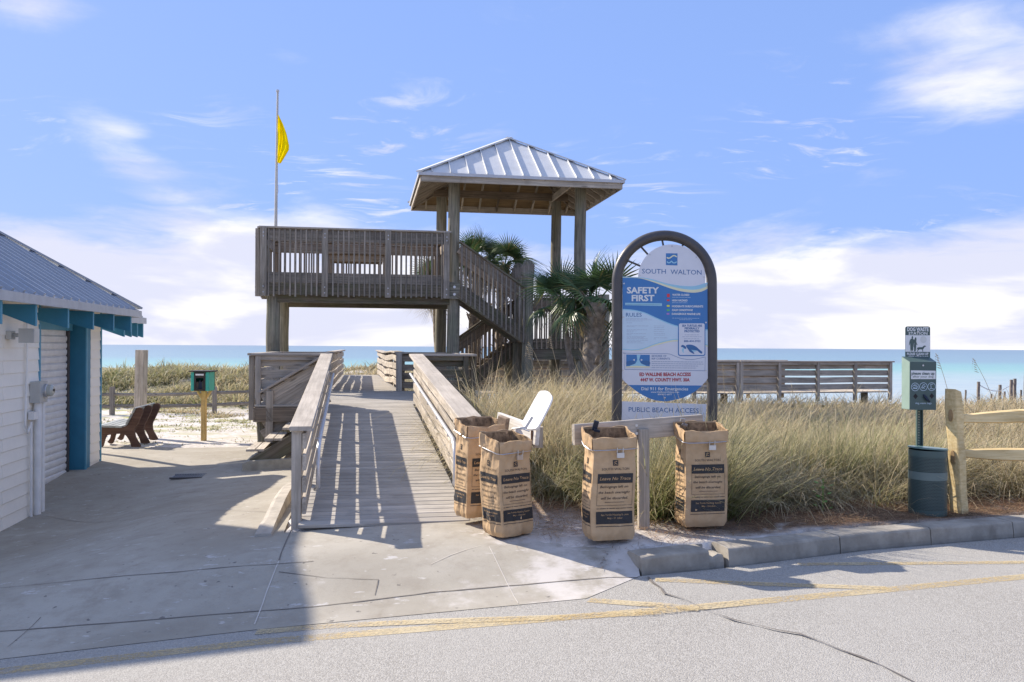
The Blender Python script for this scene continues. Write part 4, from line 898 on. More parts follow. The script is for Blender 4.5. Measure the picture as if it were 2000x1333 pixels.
for k in range(4): board('seat_plank', MBn @ Vector((-.41+k*.125, -.05, .445-.006*k)), MBn @ Vector((-.41+k*.125, 1.52, .445-.006*k)), .115, .035, W_BENCHG, be, up=MBn.to_3x3() @ Vector((1, 0, 0)))
for k in range(3): board('back_plank', MBn @ Vector((.14+k*.06, -.05, .53+k*.12)), MBn @ Vector((.14+k*.06, 1.52, .53+k*.12)), .115, .035, W_BENCHG, be, up=MBn.to_3x3() @ Vector((.42, 0, .9)))
p = hit(205, 858, None, 14); mb = MB(); BLM = plain('blue_matting', (.05, .15, .42), .8); mb.box(p+Vector((-1.0, 0, .012)), (1.75, .75, .02)); mt = mb.build('beach_mat', BLM, None, M=Matrix.Translation(p)); tag(mt, 'blue beach access mat lying behind the bench', 'mat')
p = hit(398, 862, None, 17); lb = thing('little_library', 'teal book box on a yellow wooden post in the sand', 'book box', p)
s_ = 1.0/(F/p.y)
board('box_post', (p.x, p.y, p.z-.2), (p.x, p.y, P(398, 764, p.y).z), .095, .095, W_POSTY, lb, up=(0, 1, 0))
zt, zb = P(398, 727, p.y).z, P(398, 763, p.y).z; xl, xr = P(379, 740, p.y).x, P(414, 740, p.y).x; cx = (xl+xr)/2; TG = plain('teal_green_paint', (.05, .42, .33), .5, var=.1); LBD = plain('dark_box_frame', (.035, .03, .03), .6)
ww, hh_ = xr-xl, zt-zb
mb = MB()
mb.box((cx, p.y+.16, (zt+zb)/2), (ww, .02, hh_)); mb.box((xl+.01, p.y, (zt+zb)/2), (.02, .34, hh_)); mb.box((xr-.01, p.y, (zt+zb)/2), (.02, .34, hh_)); mb.box((cx, p.y, zb+.01), (ww-.044, .296, .02)); mb.build('box_case', TG, lb)
for sgn in (-1, 1): board('side_panel', (cx+sgn*(ww/2-.035), p.y-.175, zb), (cx+sgn*(ww/2-.035), p.y-.175, zt), .07, .02, TG, lb, up=(1, 0, 0))
df = MB(); fw = ww-.14
for (x0, z0, w1, h1) in ((cx-fw/2+.02, (zt+zb)/2, .04, hh_), (cx+fw/2-.02, (zt+zb)/2, .04, hh_), (cx, zb+.02, fw-.084, .04), (cx, zt-.06, fw-.084, .12)): df.box((x0, p.y-.178, z0), (w1, .025, h1))
dfo = df.build('glazed_door', LBD, lb); mb = MB(); mb.box((cx, p.y-.193, zt-.05), (.17, .004, .035)); mb.build('name_plate', S_WHITE2, dfo)
for k in range(7):
    mb = MB(); hb = random.uniform(.16, .21); mb.box((cx-.09+k*.03, p.y-.02, zb+.02+hb/2), (.024, .16, hb)); mb.build('book', plain('book_cover', random.choice([(.3, .25, .22), (.05, .07, .12), (.35, .3, .3), (.2, .05, .04), (.1, .12, .1)]), .6), lb)
rt = MB(); rt.box((cx+.005, p.y, zt+.02), (ww+.08, .44, .025)); rt.build('box_roof', LBD, lb)
for sgn in (-1, 1): board('brace', (p.x+sgn*.04, p.y, zb-.16), (p.x+sgn*.14, p.y, zb-.01), .05, .04, W_POSTY, lb)
p0 = hit(272, 800, lambda x, y: -.47, 17); pf = thing('square_post', 'thick weathered square post standing alone behind the bench', 'post', (p0.x, p0.y, -.5))
dd = 18.5; a0 = P(273, 838, dd); a1 = P(277, 684, dd); pf.location = (a0.x, dd, a0.z)
board('post_timber', a0, a1, .20, .20, W_RAIL, pf, up=(0, 1, 0)); board('post_timber', a0+Vector((.085, -.13, 0)), a1+Vector((.085, -.13, -.02)), .05, .05, W_RAIL, pf, up=(0, 1, 0))
# split-rail fence on the dune side
fl = thing('split_rail_fence', 'old grey split-rail fence crossing the sand at the dune foot', 'fence', P(300, 800, 28))
fpz = [(-60, 812, 25.5, 58), (90, 808, 26.5, 56), (219, 805, 27.5, 52), (419, 797, 29.0, 48), (610, 791, 31, 45)]
ptsb = []
for px, py, d, h in fpz:
    q = P(px, py, d); q.z = g1(q.x, q.y); ptsb.append(q); board('fence_post', q-VZ*.3, q+VZ*.93, .15, .13, W_FENCE, fl, up=(0, 1, 0), twist=random.uniform(-.1, .1))
for i in range(len(ptsb)-1):
    for h in (.30, .70):
        a_, b_ = ptsb[i]+VZ*(h+random.uniform(-.02, .02)), ptsb[i+1]+VZ*(h+random.uniform(-.02, .02)); m_ = a_.lerp(b_, .5)-VZ*.03
        mb = MB(); n = 8; pp = [a_.lerp(b_, k/n)+Vector((0, 0, -.03*math.sin(math.pi*k/n)+random.uniform(-.006, .006))) for k in range(n+1)]; mb.tube(pp, [.055*random.uniform(.85, 1.1) for _ in pp], 6); mb.build('fence_rail', W_FENCE, fl)

# ------------------------------------------------------------------ new split-rail fence at the right
fr2 = thing('pine_fence', 'new pale pine post-and-rail fence at the right edge', 'fence', hit(1875, 1003, None, 8))
q = hit(1874, 1002, None, 8); top = P(1861, 764, q.y); dirf = Vector((1.0, .06, 0)).normalized()
mb = MB(); pr_ = [(-.088, .03), (-.082, .012), (-.024, -.078), (-.012, -.088), (.078, -.062), (.086, -.05), (.066, .075), (-.06, .085)]
ax = (top-q); V = []
for k in range(9):
    f = k/8; c = q-VZ*.1+(ax+VZ*.1)*f; wv = 1+.05*math.sin(k*2.1); rr_ = (1.0 if k < 8 else .93)
    V += [c+Vector((x*wv*rr_, y*wv*rr_, 0 if k < 8 else (.02 if x < 0 else -.005))) for x, y in [(a_*.80, b_*.85) for a_, b_ in pr_]]
mb.add(V, [(k*8+i, k*8+(i+1) % 8, (k+1)*8+(i+1) % 8, (k+1)*8+i) for k in range(8) for i in range(8)]+[tuple(64+i for i in range(8))])
WN2 = W_NEW; mb.build('fence_post', WN2, fr2)
for (py0, py1) in ((823, 860), (925, 958)) if False else ((806, 826), (895, 912)): pass
MORT = plain('mortise_wood', (.30, .20, .10), .9, var=.3)
for f, rz_ in ((.80, 0), (.465, 0)):
    c = q+ax*f+Vector((-.054, -.033, 0)); dv = Vector((.06, -.09, 0)).normalized(); nv_ = Vector((-.83, -.55, 0)); mb = MB(); o8 = [c+dv*(.020*math.cos(t))+VZ*(.06*math.sin(t)) for t in np.linspace(0, 2*math.pi, 15)[:-1]]; mb.prism([p+nv_*.006 for p in o8], nv_*-.03); mb.build('mortise_hole', MORT, fr2)
for f, zend in ((.775, P(2000, 806, 8.3).z), (.49, P(2000, 890, 8.3).z)):
    c = q+ax*f+Vector((.06, 0, 0)); e_ = c+dirf*2.4; e_.z = zend+(zend-c.z)*1.0; n = 12; mb = MB(); V = []; prr = [(-.045, -.045), (.0, -.058), (.05, -.042), (.052, .028), (.015, .05), (-.045, .04)]
    for k in range(n+1):
        t = k/n; cc = c.lerp(e_, t); sc_ = (.55+.45*min(1, t*5))*(1+.04*math.sin(k*1.7)); V += [cc+Vector((0, y*sc_, z_*sc_*1.25)) for y, z_ in prr]
    mb.add(V, [(k*6+i, k*6+(i+1) % 6, (k+1)*6+(i+1) % 6, (k+1)*6+i) for k in range(n) for i in range(6)]+[tuple(range(6)), tuple(n*6+i for i in range(6))]); mb.build('fence_rail', W_NEW, fr2)
q2_ = q+dirf*2.45; board('fence_post', q2_-VZ*.2, q2_+VZ*1.2, .17, .15, W_NEW, fr2, up=(0, 1, 0))
# wooden stakes with rope by the beach
rp = thing('rope_fence', 'row of thin grey stakes joined by white rope above the beach', 'rope fence', P(1940, 770, 30))
sk = [(1886, 762, 783), (1911, 746, 782), (1953, 752, 782), (1975, 742, 780), (1982, 740, 780), (1936, 770, 785), (1962, 765, 785), (2010, 748, 782), (1994, 762, 784)]
for px, y0, y1 in sk: d = random.uniform(28, 31); a_ = P(px, y0, d); pole('stake', (a_.x, d, P(px, y1+8, d).z-.6), a_, .06 if y1-y0 > 25 else .035, .05 if y1-y0 > 25 else .03, W_FENCE, rp)
tp = [P(1911, 750, 29.4), P(1932, 762, 29.4), P(1953, 766, 29.4), P(1975, 750, 29.4)]
mb = MB(); mb.tube([P(*c, 29.4) for c in smoothline([(1911, 751), (1930, 761), (1951, 764), (1968, 756), (1979, 748)], 4)], .014, 5); mb.build('rope', S_WHITE2, rp)
# ------------------------------------------------------------------ arched information sign
DS = 9.3
sg = thing('information_sign', 'tall arched beach safety sign in a dark tubular frame', 'sign', P(1300, 900, DS)-VZ*.4)
sg.location.z = .0
zz0 = g1(sg.location.x, DS)
arc = [(1297.5+92.5*math.cos(t), 552-91.5*math.sin(t)) for t in np.linspace(0, math.pi, 37)]
fpts = [P(1391.5, 980, DS), P(1391, 760, DS)] + [P(x, y, DS) for x, y in arc] + [P(1205, 760, DS), P(1202.5, 980, DS)]
fpts[0].z = fpts[-1].z = zz0-.2
mb = MB(); mb.tube(fpts, .057, 20); mb.build('tube_frame', POLEM, sg, smooth=True)
def z1(zx, zy): return (1180+zx/6.058, 440+zy/6.058)
def sp(zx, zy, lay=0): x, y = z1(zx, zy); return P(x, y, DS-.02-lay*.0012)
for (a, b, c, d) in ((270, 415, 430, 482), (425, 238, 520, 345), (685, 150, 703, 236), (945, 205, 925, 262), (1118, 345, 1095, 372), (1210, 510, 1190, 535)):
    mb = MB(); ax = sp(a, b); bx = sp(c, d); ax.y = bx.y = DS; mb.tube([ax+(ax-bx).normalized()*.03, bx+(bx-ax).normalized()*.12], .011, 8); mb.build('frame_spoke', POLEM, sg)
for zy in (720, 1300, 1760):                    # brackets behind the panel
    mb = MB(); l_ = sp(150, zy); r_ = sp(1290, zy+18); l_.y = r_.y = DS+.01; mb.bar(l_, r_, .03, .02); mb.build('bracket', POLEM, sg)
disc = MB(); cpts = [sp(800+400*math.cos(t), 628-400*math.sin(t)) for t in np.linspace(0, 2*math.pi, 65)[:-1]]
disc.prism(cpts, (0, .006, 0)); dsc = disc.build('round_panel', S_WHITE, sg)
def layer(name, pts, lay, mat, parent, sm=0):
    if sm: pts = smoothline(pts, sm)
    mb = MB(); p3 = [sp(x, y, lay) for x, y in pts]; tri = tessellate_polygon([p3]); mb.add(p3, [tuple(t) for t in tri]); return mb.build(name, mat, parent)
def stxt(name, rows, lay, mat, parent, tilt=.0275):
    """rows: (text, x0, x1, baseline zy, cap height, opts) in zoom units; the panel leans a little"""
    for body, x0, x1, yb, h, kw in rows:
        mb = MB(); put_text(mb, body, x0, x1, 0, h, lambda x, y, yb=yb, x0=x0: sp(x, yb-y+(x-x0)*tilt, lay), **kw); mb.build(name, mat, parent)
B = dict(bold=.018); BB = dict(bold=.035)
lg = layer('logo', [(731, 334), (868, 336), (867, 478), (730, 474)], 1, S_BLUE, dsc)
def stroke(pts, w, lay, mat, name, parent):
    s = smoothline(pts, 6); V = []; 
    for i, p in enumerate(s):
        d = np.array(s[min(i+1, len(s)-1)])-np.array(s[max(i-1, 0)]); d = d/np.linalg.norm(d); q = np.array((-d[1], d[0]))*w/2; V += [sp(*(np.array(p)+q), lay), sp(*(np.array(p)-q), lay)]
    mb = MB(); mb.add(V, [(2*i, 2*i+1, 2*i+3, 2*i+2) for i in range(len(s)-1)]); return mb.build(name, mat, parent)
stroke([(742, 382), (755, 392), (780, 388), (810, 366), (835, 362), (858, 378)], 14, 2, S_YEL, 'logo_wave', lg)
stroke([(742, 432), (758, 446), (778, 444), (797, 428), (812, 444), (835, 448), (858, 434)], 13, 2, S_CYAN, 'logo_wave', lg)
stxt('lettering', [('SOUTH', 448, 730, 572, 56, dict()), ('WALTON', 785, 1152, 581, 56, dict())], 1, S_NAVY, dsc, .018)
for zx, zy in ((803, 250), (540, 349), (1090, 381), (423, 594), (1181, 615)):
    mb = MB(); a = sp(zx, zy, 0); mb.tube([a, a-Vector((0, .006, 0))], .009, 8); mb.build('rivet', GALV, dsc)
top = smoothline([(218, 610), (400, 616), (500, 628), (600, 650), (700, 680), (800, 702), (950, 722), (1080, 720), (1180, 692), (1236, 674)], 3)
bot = [(1230, 1200), (1226, 1816)] + smoothline([(1226, 1816), (1190, 1862), (1130, 1925), (1050, 1985), (950, 2035), (850, 2065), (720, 2086), (600, 2072), (500, 2035), (400, 1978), (300, 1902), (235, 1846), (212, 1812)], 3)[1:] + [(214, 1200)]
mb = MB(); mb.prism([sp(x, y, 1.6) for x, y in top+bot], (0, .008, 0)); pn = mb.build('main_panel', S_WHITE, sg)
L0 = 2.4
cyl = smoothline([(218, 618), (400, 622), (500, 640), (620, 672), (760, 716), (900, 750), (1040, 766), (1150, 752), (1236, 712)], 3)
layer('wave_band', top+cyl[::-1], L0, S_CYAN, pn)
ylo = smoothline([(218, 622), (400, 627), (500, 650), (620, 690), (760, 742), (900, 782), (1040, 800), (1150, 788), (1232, 748)], 3)
layer('wave_band', cyl+ylo[::-1], L0, S_YEL, pn)
blo = smoothline([(218, 992), (350, 1003), (480, 1034), (600, 1088), (750, 1152), (870, 1192), (1000, 1215), (1228, 1235)], 3)
layer('blue_field', ylo+blo[::-1], L0, S_BLUE, pn)
blo2 = [(x, y+14) for x, y in blo]; layer('wave_band', blo+blo2[::-1], L0, S_CYAN, pn)
plo = smoothline([(216, 1462), (330, 1472), (450, 1458), (600, 1402), (750, 1362), (870, 1348), (1100, 1380), (1228, 1415)], 3)
layer('pale_field', blo2+plo[::-1], L0, S_PALE, pn)
pl2 = [(x, y+12) for x, y in plo]; layer('wave_band', plo+pl2[::-1], L0, S_CYAN, pn); pl3 = [(x, y+12+16*min(1, max(0, (x-250)/400))) for x, y in plo]; layer('wave_band', pl2+pl3[::-1], L0, S_YEL, pn)
cap = [p for p in bot if p[1] > 1893 and 255 < p[0] < 1180]
layer('blue_field', [(1168, 1899)]+cap+[(290, 1892)], L0, S_BLUE, pn)
L1 = L0+1
stxt('lettering', [('SAFETY', 268, 650, 806, 70, BB), ('FIRST', 325, 595, 898, 70, BB)], L1, S_WHITE2, pn, .0)
layer('pale_bar', [(248, 920), (684, 926), (684, 958), (248, 948)], L1, S_CYAN, pn)
stxt('lettering', [('RULES', 258, 444, 1084, 46, dict(bold=.005))], L1, S_NAVY, pn, 0)
stxt('lettering', [('WATER CLOSED', 805, 1008, 836, 22, BB), ('HIGH HAZARD', 803, 986, 902, 22, BB), ('MODERATE SURF/CURRENTS', 802, 1172, 972, 22, BB), ('CALM CONDITIONS', 802, 1048, 1016, 22, BB), ('DANGEROUS MARINE LIFE', 801, 1138, 1062, 22, BB)], L1, S_WHITE2, pn, .006)
for (x, y, m) in ((760, 824, F_RED), (760, 844, F_RED), (758, 890, F_RED), (758, 957, F_YEL), (758, 1006, F_GRN), (756, 1051, F_PUR)):
    layer('flag_symbol', [(x-17, y-10), (x+17, y-10), (x+15, y), (x+17, y+10), (x-17, y+10)], L1, m, pn)
def bars(rows, mat, name='small_print', h=3.2):
    mb = MB()
    for x0, x1, y in rows:
        x = x0
        while x < x1-4:
            w = min(random.uniform(14, 46), x1-x); k = y+(x-x0)*.01; mb.add([sp(x, k, L1), sp(x+w, k, L1), sp(x+w, k+h, L1), sp(x, k+h, L1)], [(0, 3, 2, 1)]); x += w+5
    mb.build(name, mat, pn)['kind'] = 'stuff'
bars([(805, 1022, 852), (803, 985, 917), (806, 1128, 1099), (890, 1045, 1118), (262, 676, 936)], S_PALE, h=4)
bars([(258, 512, 1104), (258, 566, 1118), (258, 454, 1132), (266, 340, 1155), (266, 522, 1190), (266, 366, 1202), (266, 508, 1236), (266, 390, 1250), (266, 344, 1263), (266, 496, 1282), (266, 324, 1296), (266, 498, 1314), (266, 468, 1328), (266, 512, 1342), (266, 518, 1360), (266, 436, 1376), (266, 464, 1392),
      (586, 718, 1192), (590, 712, 1212), (590, 716, 1234), (586, 704, 1256), (590, 718, 1280), (590, 718, 1300), (590, 748, 1332), (586, 614, 1346)], S_GREY)
def rr(x0, y0, x1, y1, r):
    out = []
    for cx, cy, a in ((x1-r, y0+r, -90), (x1-r, y1-r, 0), (x0+r, y1-r, 90), (x0+r, y0+r, 180)):
        out += [(cx+r*math.cos(R(a+k*22.5)), cy+r*math.sin(R(a+k*22.5))) for k in range(5)]
    return out
layer('box_border', rr(873, 1152, 1198, 1550, 26), L1, S_BLUE, pn); bx = layer('turtle_box', rr(885, 1164, 1188, 1538, 18), L1+1, S_WHITE, pn)
stxt('lettering', [('SEA TURTLES ARE', 922, 1158, 1202, 24, BB), ('FEDERALLY', 952, 1128, 1234, 24, BB), ('PROTECTED', 950, 1130, 1268, 24, BB), ('888-404-3922', 944, 1140, 1384, 22, B)], L1+2, S_NAVY, pn, 0)
mb = MB()
for x0, x1, y in ((952, 1124, 1297), (926, 1152, 1319), (945, 1130, 1343)):
    x = x0
    while x < x1-4: w = min(random.uniform(16, 50), x1-x); mb.add([sp(x, y, L1+2), sp(x+w, y, L1+2), sp(x+w, y+5, L1+2), sp(x, y+5, L1+2)], [(0, 3, 2, 1)]); x += w+6
mb.build('small_print', S_GREY, pn)['kind'] = 'stuff'
layer('turtle_picture', [(965, 1428), (990, 1416), (1040, 1418), (1090, 1440), (1128, 1475), (1158, 1500), (1155, 1522), (1125, 1508), (1100, 1486), (1040, 1478), (985, 1460)], L1+2, S_NAVY, pn, 3)
layer('turtle_picture', [(985, 1458), (1010, 1462), (1045, 1490), (1068, 1520), (1052, 1522), (1010, 1496)], L1+3, S_NAVY, pn, 2); layer('turtle_picture', [(908, 1432), (925, 1418), (950, 1426), (972, 1450), (960, 1468), (935, 1448), (915, 1444)], L1+2, S_NAVY, pn, 2)
layer('turtle_picture', [(935, 1450), (948, 1460), (940, 1490), (946, 1512), (925, 1500), (920, 1470)], L1+2, S_CYAN, pn, 2); layer('turtle_picture', [(1000, 1462), (1045, 1480), (1100, 1488), (1060, 1500)], L1+2, S_CYAN, pn, 2)
stroke([(246, 1515), (250, 1516), (600, 1522), (760, 1524), (830, 1548), (920, 1580), (1030, 1592), (1120, 1578), (1196, 1560)], 4, L1, S_NAVY, 'outline', pn); stroke([(246, 1515), (243, 1708)], 3, L1, S_NAVY, 'outline', pn); stroke([(243, 1708), (600, 1715), (1192, 1724)], 4, L1, S_NAVY, 'outline', pn); stroke([(1196, 1560), (1192, 1724)], 3, L1, S_NAVY, 'outline', pn)
layer('current_picture', [(262, 1532), (540, 1536), (540, 1682), (260, 1682)], L1, S_BLUE, pn)
layer('current_picture', [(385, 1536), (430, 1536), (415, 1590), (440, 1640), (500, 1668), (300, 1668), (368, 1640), (392, 1590)], L1+1, S_CYAN, pn, 2)
layer('current_picture', [(262, 1620), (300, 1605), (350, 1610), (372, 1630), (340, 1650), (262, 1652)], L1+2, S_NAVY, pn, 2); layer('current_picture', [(430, 1628), (460, 1606), (510, 1604), (540, 1616), (540, 1652), (470, 1650)], L1+2, S_NAVY, pn, 2)
layer('current_picture', [(338, 1596), (362, 1584), (362, 1608)], L1+3, S_WHITE2, pn); layer('current_picture', [(458, 1596), (434, 1584), (434, 1608)], L1+3, S_WHITE2, pn); layer('current_picture', [(262, 1672), (380, 1664), (540, 1672), (540, 1684), (260, 1684)], L1+3, S_YEL, pn)
stxt('lettering', [('BEWARE OF', 564, 738, 1560, 22, dict()), ('RIP CURRENTS', 564, 780, 1592, 22, dict())], L1, S_NAVY, pn, 0)
bars([(562, 1165, 1612), (562, 1175, 1636), (562, 1110, 1660), (562, 1090, 1684)], S_GREY, h=7)
stxt('lettering', [('ED WALLINE BEACH ACCESS', 418, 1026, 1786, 40, BB), ('4447 W. COUNTY HWY. 30A', 428, 1012, 1850, 40, BB)], L1, S_RED, pn, .0)
stxt('lettering', [('Dial 911 for Emergencies', 440, 994, 1954, 36, B), ('www.VisitSouthWalton.com', 552, 888, 1984, 18, B), ('800-822-6877', 634, 804, 2012, 18, B)], L1, S_WHITE2, pn, .004)
for zx, zy in ((234, 693), (228, 1090), (225, 1718), (1208, 710), (1204, 1153), (1204, 1722), (718, 2042)):
    mb = MB(); a = sp(zx, zy, L0); mb.tube([a, a-Vector((0, .006, 0))], .009, 8); mb.build('rivet', GALV, pn)
hs = thing('hanging_sign', 'small white public beach access plate hanging under the arched sign', 'sign', P(1298, 800, DS-.02))
mb = MB(); mb.prism([sp(x, y, 1) for x, y in ((213, 2085), (1212, 2120), (1196, 2390), (205, 2380))], (0, .006, 0)); hp = mb.build('plate', S_WHITE, hs)
stxt('lettering', [('PUBLIC BEACH ACCESS', 290, 1120, 2208, 56, dict(bold=.004)), ('Scan code to', 585, 810, 2294, 26, dict())], 2, S_NAVY, hp, .02)
for zx, zt, zb in ((330, 2060, 2104), (1094, 2078, 2128)):
    mb = MB(); a = sp(zx, zt-100, 3); b = sp(zx, zb, 3); a.y = b.y = DS-.03; mb.tube([a, a+(b-a)*.4+Vector((.008, 0, 0)), b], .004, 5); mb.build('hanging_link', GALV, hs)

# ------------------------------------------------------------------ paper refuse bags on their stands
def bag(label, foot, rz, w=.37, d=.25, H=.90, seed=0, lean=(0, 0), sideonly=False, crumple=1.0):
    TILT = .06
    t = thing('paper_bag', label, 'paper bag', foot, rz, 'printed brown paper bags hung on the stands'); W = wm(t); rs = random.Random(seed)
    def off(z):
        return Vector((lean[0]*z+.006*math.sin(z*7+seed), lean[1]*z+.005*math.sin(z*9+seed*2), 0))
    def scl(z): k = z/H; return 1.0 - .045*math.exp(-((k-.80)/.09)**2) - (.10*max(0, (.05-k)/.05) if k < .05 else 0)
    def bul(u, z, f):
        e = max(0, 1-(2*u)**4); n = float(fbm(u*5+seed*3.1+f*7, z*6.5+seed, 3, 40+seed))-.5; n2 = float(fbm(u*16+seed+f, z*19, 2, 9+seed))-.5
        cr = abs(float(fbm(u*3.5+seed+f*2, z*4.5, 2, 77+seed))-.5)
        calm = 1-.55*float(sst(.18*H, .26*H, z))*(1-float(sst(.74*H, .82*H, z)))
        return e*((.016*n*2+.016*(.25-cr))*calm*crumple+.0035*n2*2*(calm > .9)+.006) 
    def surf(f, u, z, o=0.0):
        """f: 0 front, 1 right, 2 back, 3 left; u in -.5...5 along the face, o: offset outwards"""
        s = scl(z); hw, hd = w/2*s, d/2*s; bb = bul(u, z, f)+o
        if f == 0: p = Vector((u*2*hw, -hd-bb, z))
        elif f == 1: p = Vector((hw+bb*.8, u*2*hd, z))
        elif f == 2: p = Vector((-u*2*hw, hd+bb*.5, z))
        else: p = Vector((-hw-bb, -u*2*hd, z))
        p.z += TILT*(p.y/d)*max(0, (z/H-.35)/.65)**2
        return W @ (p+off(z))
    mb = MB(); nu, nv = 22, 56
    for f in range(4):
        V = [surf(f, i/nu-.5, H*j/nv) for j in range(nv+1) for i in range(nu+1)]
        mb.add(V, [(j*(nu+1)+i, j*(nu+1)+i+1, (j+1)*(nu+1)+i+1, (j+1)*(nu+1)+i) for j in range(nv) for i in range(nu)])
    zb = 0.0; c = [W @ (Vector((x*w/2*.9, y*d/2*.9, 0))+off(0)) for x, y in ((-1, -1), (1, -1), (1, 1), (-1, 1))]; mb.add(c, [(0, 3, 2, 1)])
    body = mb.build('bag_body', KR, t, smooth=True)
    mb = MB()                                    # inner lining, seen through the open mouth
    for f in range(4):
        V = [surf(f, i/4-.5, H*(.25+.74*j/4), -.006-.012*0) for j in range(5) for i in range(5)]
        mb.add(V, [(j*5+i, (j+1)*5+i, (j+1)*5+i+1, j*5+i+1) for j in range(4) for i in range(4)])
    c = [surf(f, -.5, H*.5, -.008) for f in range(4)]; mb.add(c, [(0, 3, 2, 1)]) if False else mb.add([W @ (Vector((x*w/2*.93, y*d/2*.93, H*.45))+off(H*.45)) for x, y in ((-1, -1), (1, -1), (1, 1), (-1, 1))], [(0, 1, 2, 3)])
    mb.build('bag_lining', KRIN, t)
    mb = MB(); n = 14                            # folded cuff over the hoop
    for f in range(4):
        V = []
        for j, (z, o) in enumerate(((H-.003, -.004), (H+.008, .002), (H+.006, .010), (H-.03, .013), (H-.07, .011), (H-.10, .012), (H-.112, .006))):
            for i in range(n+1): u = i/n-.5; wv = .008*math.sin(u*9+seed+f)+ (.012 if f == 0 else .006)*(float(fbm(u*6+f*3, seed, 2, 5))-.5); V.append(surf(f, u*1.03, min(z, H)+(wv if j < 4 else wv*.6), o+.004*math.sin(u*23+j+seed)+(z-H if z > H else 0)*0))
        mb.add(V, [(j*(n+1)+i, j*(n+1)+i+1, (j+1)*(n+1)+i+1, (j+1)*(n+1)+i) for j in range(6) for i in range(n)])
    mb.build('folded_cuff', KR, t, smooth=True)
    mb = MB(); zz = H-.105; pts = [surf(f, u, zz+.006*math.sin(u*4+f), .019) for f in (3, 0, 1, 2) for u in (-.46, 0, .46)]; mb.tube(pts+[pts[0]], .0035, 6, cap=False); mb.build('wire_hoop', GALV, t, smooth=True)
    mb = MB()
    for uu in (.03, .16): mb.tube([surf(0, uu, zz+.01, .022), surf(0, uu, zz+.025, .030), surf(0, uu, zz-.05, .030)], .004, 6)
    c = surf(0, .10, zz-.045, .030); mb.box(c, (.062, .012, .04), W.to_3x3()); mb.build('wire_clasp', GALV, t)
    k = MB(); m2 = MB(); inner = MB(); light = MB(); lg_ = MB()
    for f, fw in ((0, w), (3, d)) if not sideonly else ((0, w), (3, d)):
        sx = 1.0 if f == 0 else d/w*.98; cu = 0.0
        def mp(zx, zy, o): return surf(f, max(-.49, min(.49, (zx-422)/1264/w*(1 if f == 0 else 1.0))), (1250-zy)/1250*(H/.88), o)
        def rect(mbx, x0, y0, x1, y1, o, n=10, m=3):
            V = [mp(x0+(x1-x0)*i/n, y0+(y1-y0)*j/m, o) for j in range(m+1) for i in range(n+1)]; mbx.add(V, [(j*(n+1)+i, (j+1)*(n+1)+i, (j+1)*(n+1)+i+1, j*(n+1)+i+1) for j in range(m) for i in range(n)])
        o1, o2 = .0034, .0050
        lg_ = MB(); rect(lg_, 402, 406, 458, 466, o1, 4, 4); lg_.build('printed_logo', INK, body); rect(k, 240, 552, 622, 655, o1); rect(k, 237, 950, 632, 1078, o1)
        for (a, b, c_, d_) in ((241, 655, 244, 888), (624, 655, 627, 888)): rect(k, a, b, c_, d_, o1, 1, 10)
        rect(k, 241, 886, 627, 889, o1, 10, 1); rect(k, 330, 853, 540, 857, o1, 8, 1); rect(k, 232, 1100, 640, 1106, o1, 10, 1)
        def tx(mbx, s, x0, x1, yb, h, **kw):
            q_ = MB(); put_text(q_, s, x0, x1, 0, h, lambda x, y: mp(x, yb-y, o1 if mbx is m2 else o2), **kw); q_.build('printed_text', INK if mbx is m2 else INKL, body)
        tx(m2, 'SOUTH WALTON', 280, 580, 514, 26); tx(m2, 'Belongings left on', 272, 576, 704, 26, shear=.22, bold=.006); tx(m2, 'the beach overnight', 258, 596, 764, 26, shear=.22, bold=.006); tx(m2, 'will be discarded.', 286, 578, 824, 26, shear=.22, bold=.006)
        for xa, xb in ((242, 268), (275, 345), (352, 372), (380, 440), (446, 490), (496, 560), (566, 630)): rect(k, xa, 916, xb, 922, o1, 2, 1)
        tx(light, 'Leave No Trace', 262, 596, 620, 34, shear=.22, bold=.016); tx(light, 'Sea Turtle Nesting Season', 290, 586, 992, 18, shear=.1, bold=.01); tx(light, 'May - October', 360, 520, 1026, 18, shear=.1, bold=.01)
        for (x0, y0, x1) in ((412, 424, 448), (412, 446, 448)):
            V = [];
            for i in range(13): x = x0+(x1-x0)*i/12; y = y0+5*math.sin(i/12*6.28+(0 if y0 < 430 else 1.5)); V += [mp(x, y-4, o2), mp(x, y+4, o2)]
            light = MB(); light.add(V, [(2*i, 2*i+1, 2*i+3, 2*i+2) for i in range(12)]); light.build('logo_wave', INKL, body)
    k.build('printed_panel', INK, body)
    return t
def at_ground(px, d, dz=0.0): p = P(px, 900, d); return Vector((p.x, d, g1(p.x, d)+dz))
pC = at_ground(1189, 6.98, .035); bag('brown paper bag hanging on the left end of the wide wooden crossbar', pC, R(13), seed=3, H=.865, crumple=1.15)
pDg = at_ground(1369, 7.48, .03); bag('brown paper bag under the right end of the wide wooden crossbar', pDg, R(10), seed=5, w=.385, H=.865)
pB = at_ground(992, 7.22, .02); bag('front paper bag of the leaning pair by the white lid', pB, R(38), seed=8, w=.34, d=.27, H=.825, lean=(-.02, .03), crumple=1.7)
pA = at_ground(934, 7.72, .07); bag('rear paper bag of the pair, against the ramp railing end', pA, R(30), seed=12, w=.37, d=.25, H=.85, lean=(.035, .02), crumple=1.5)
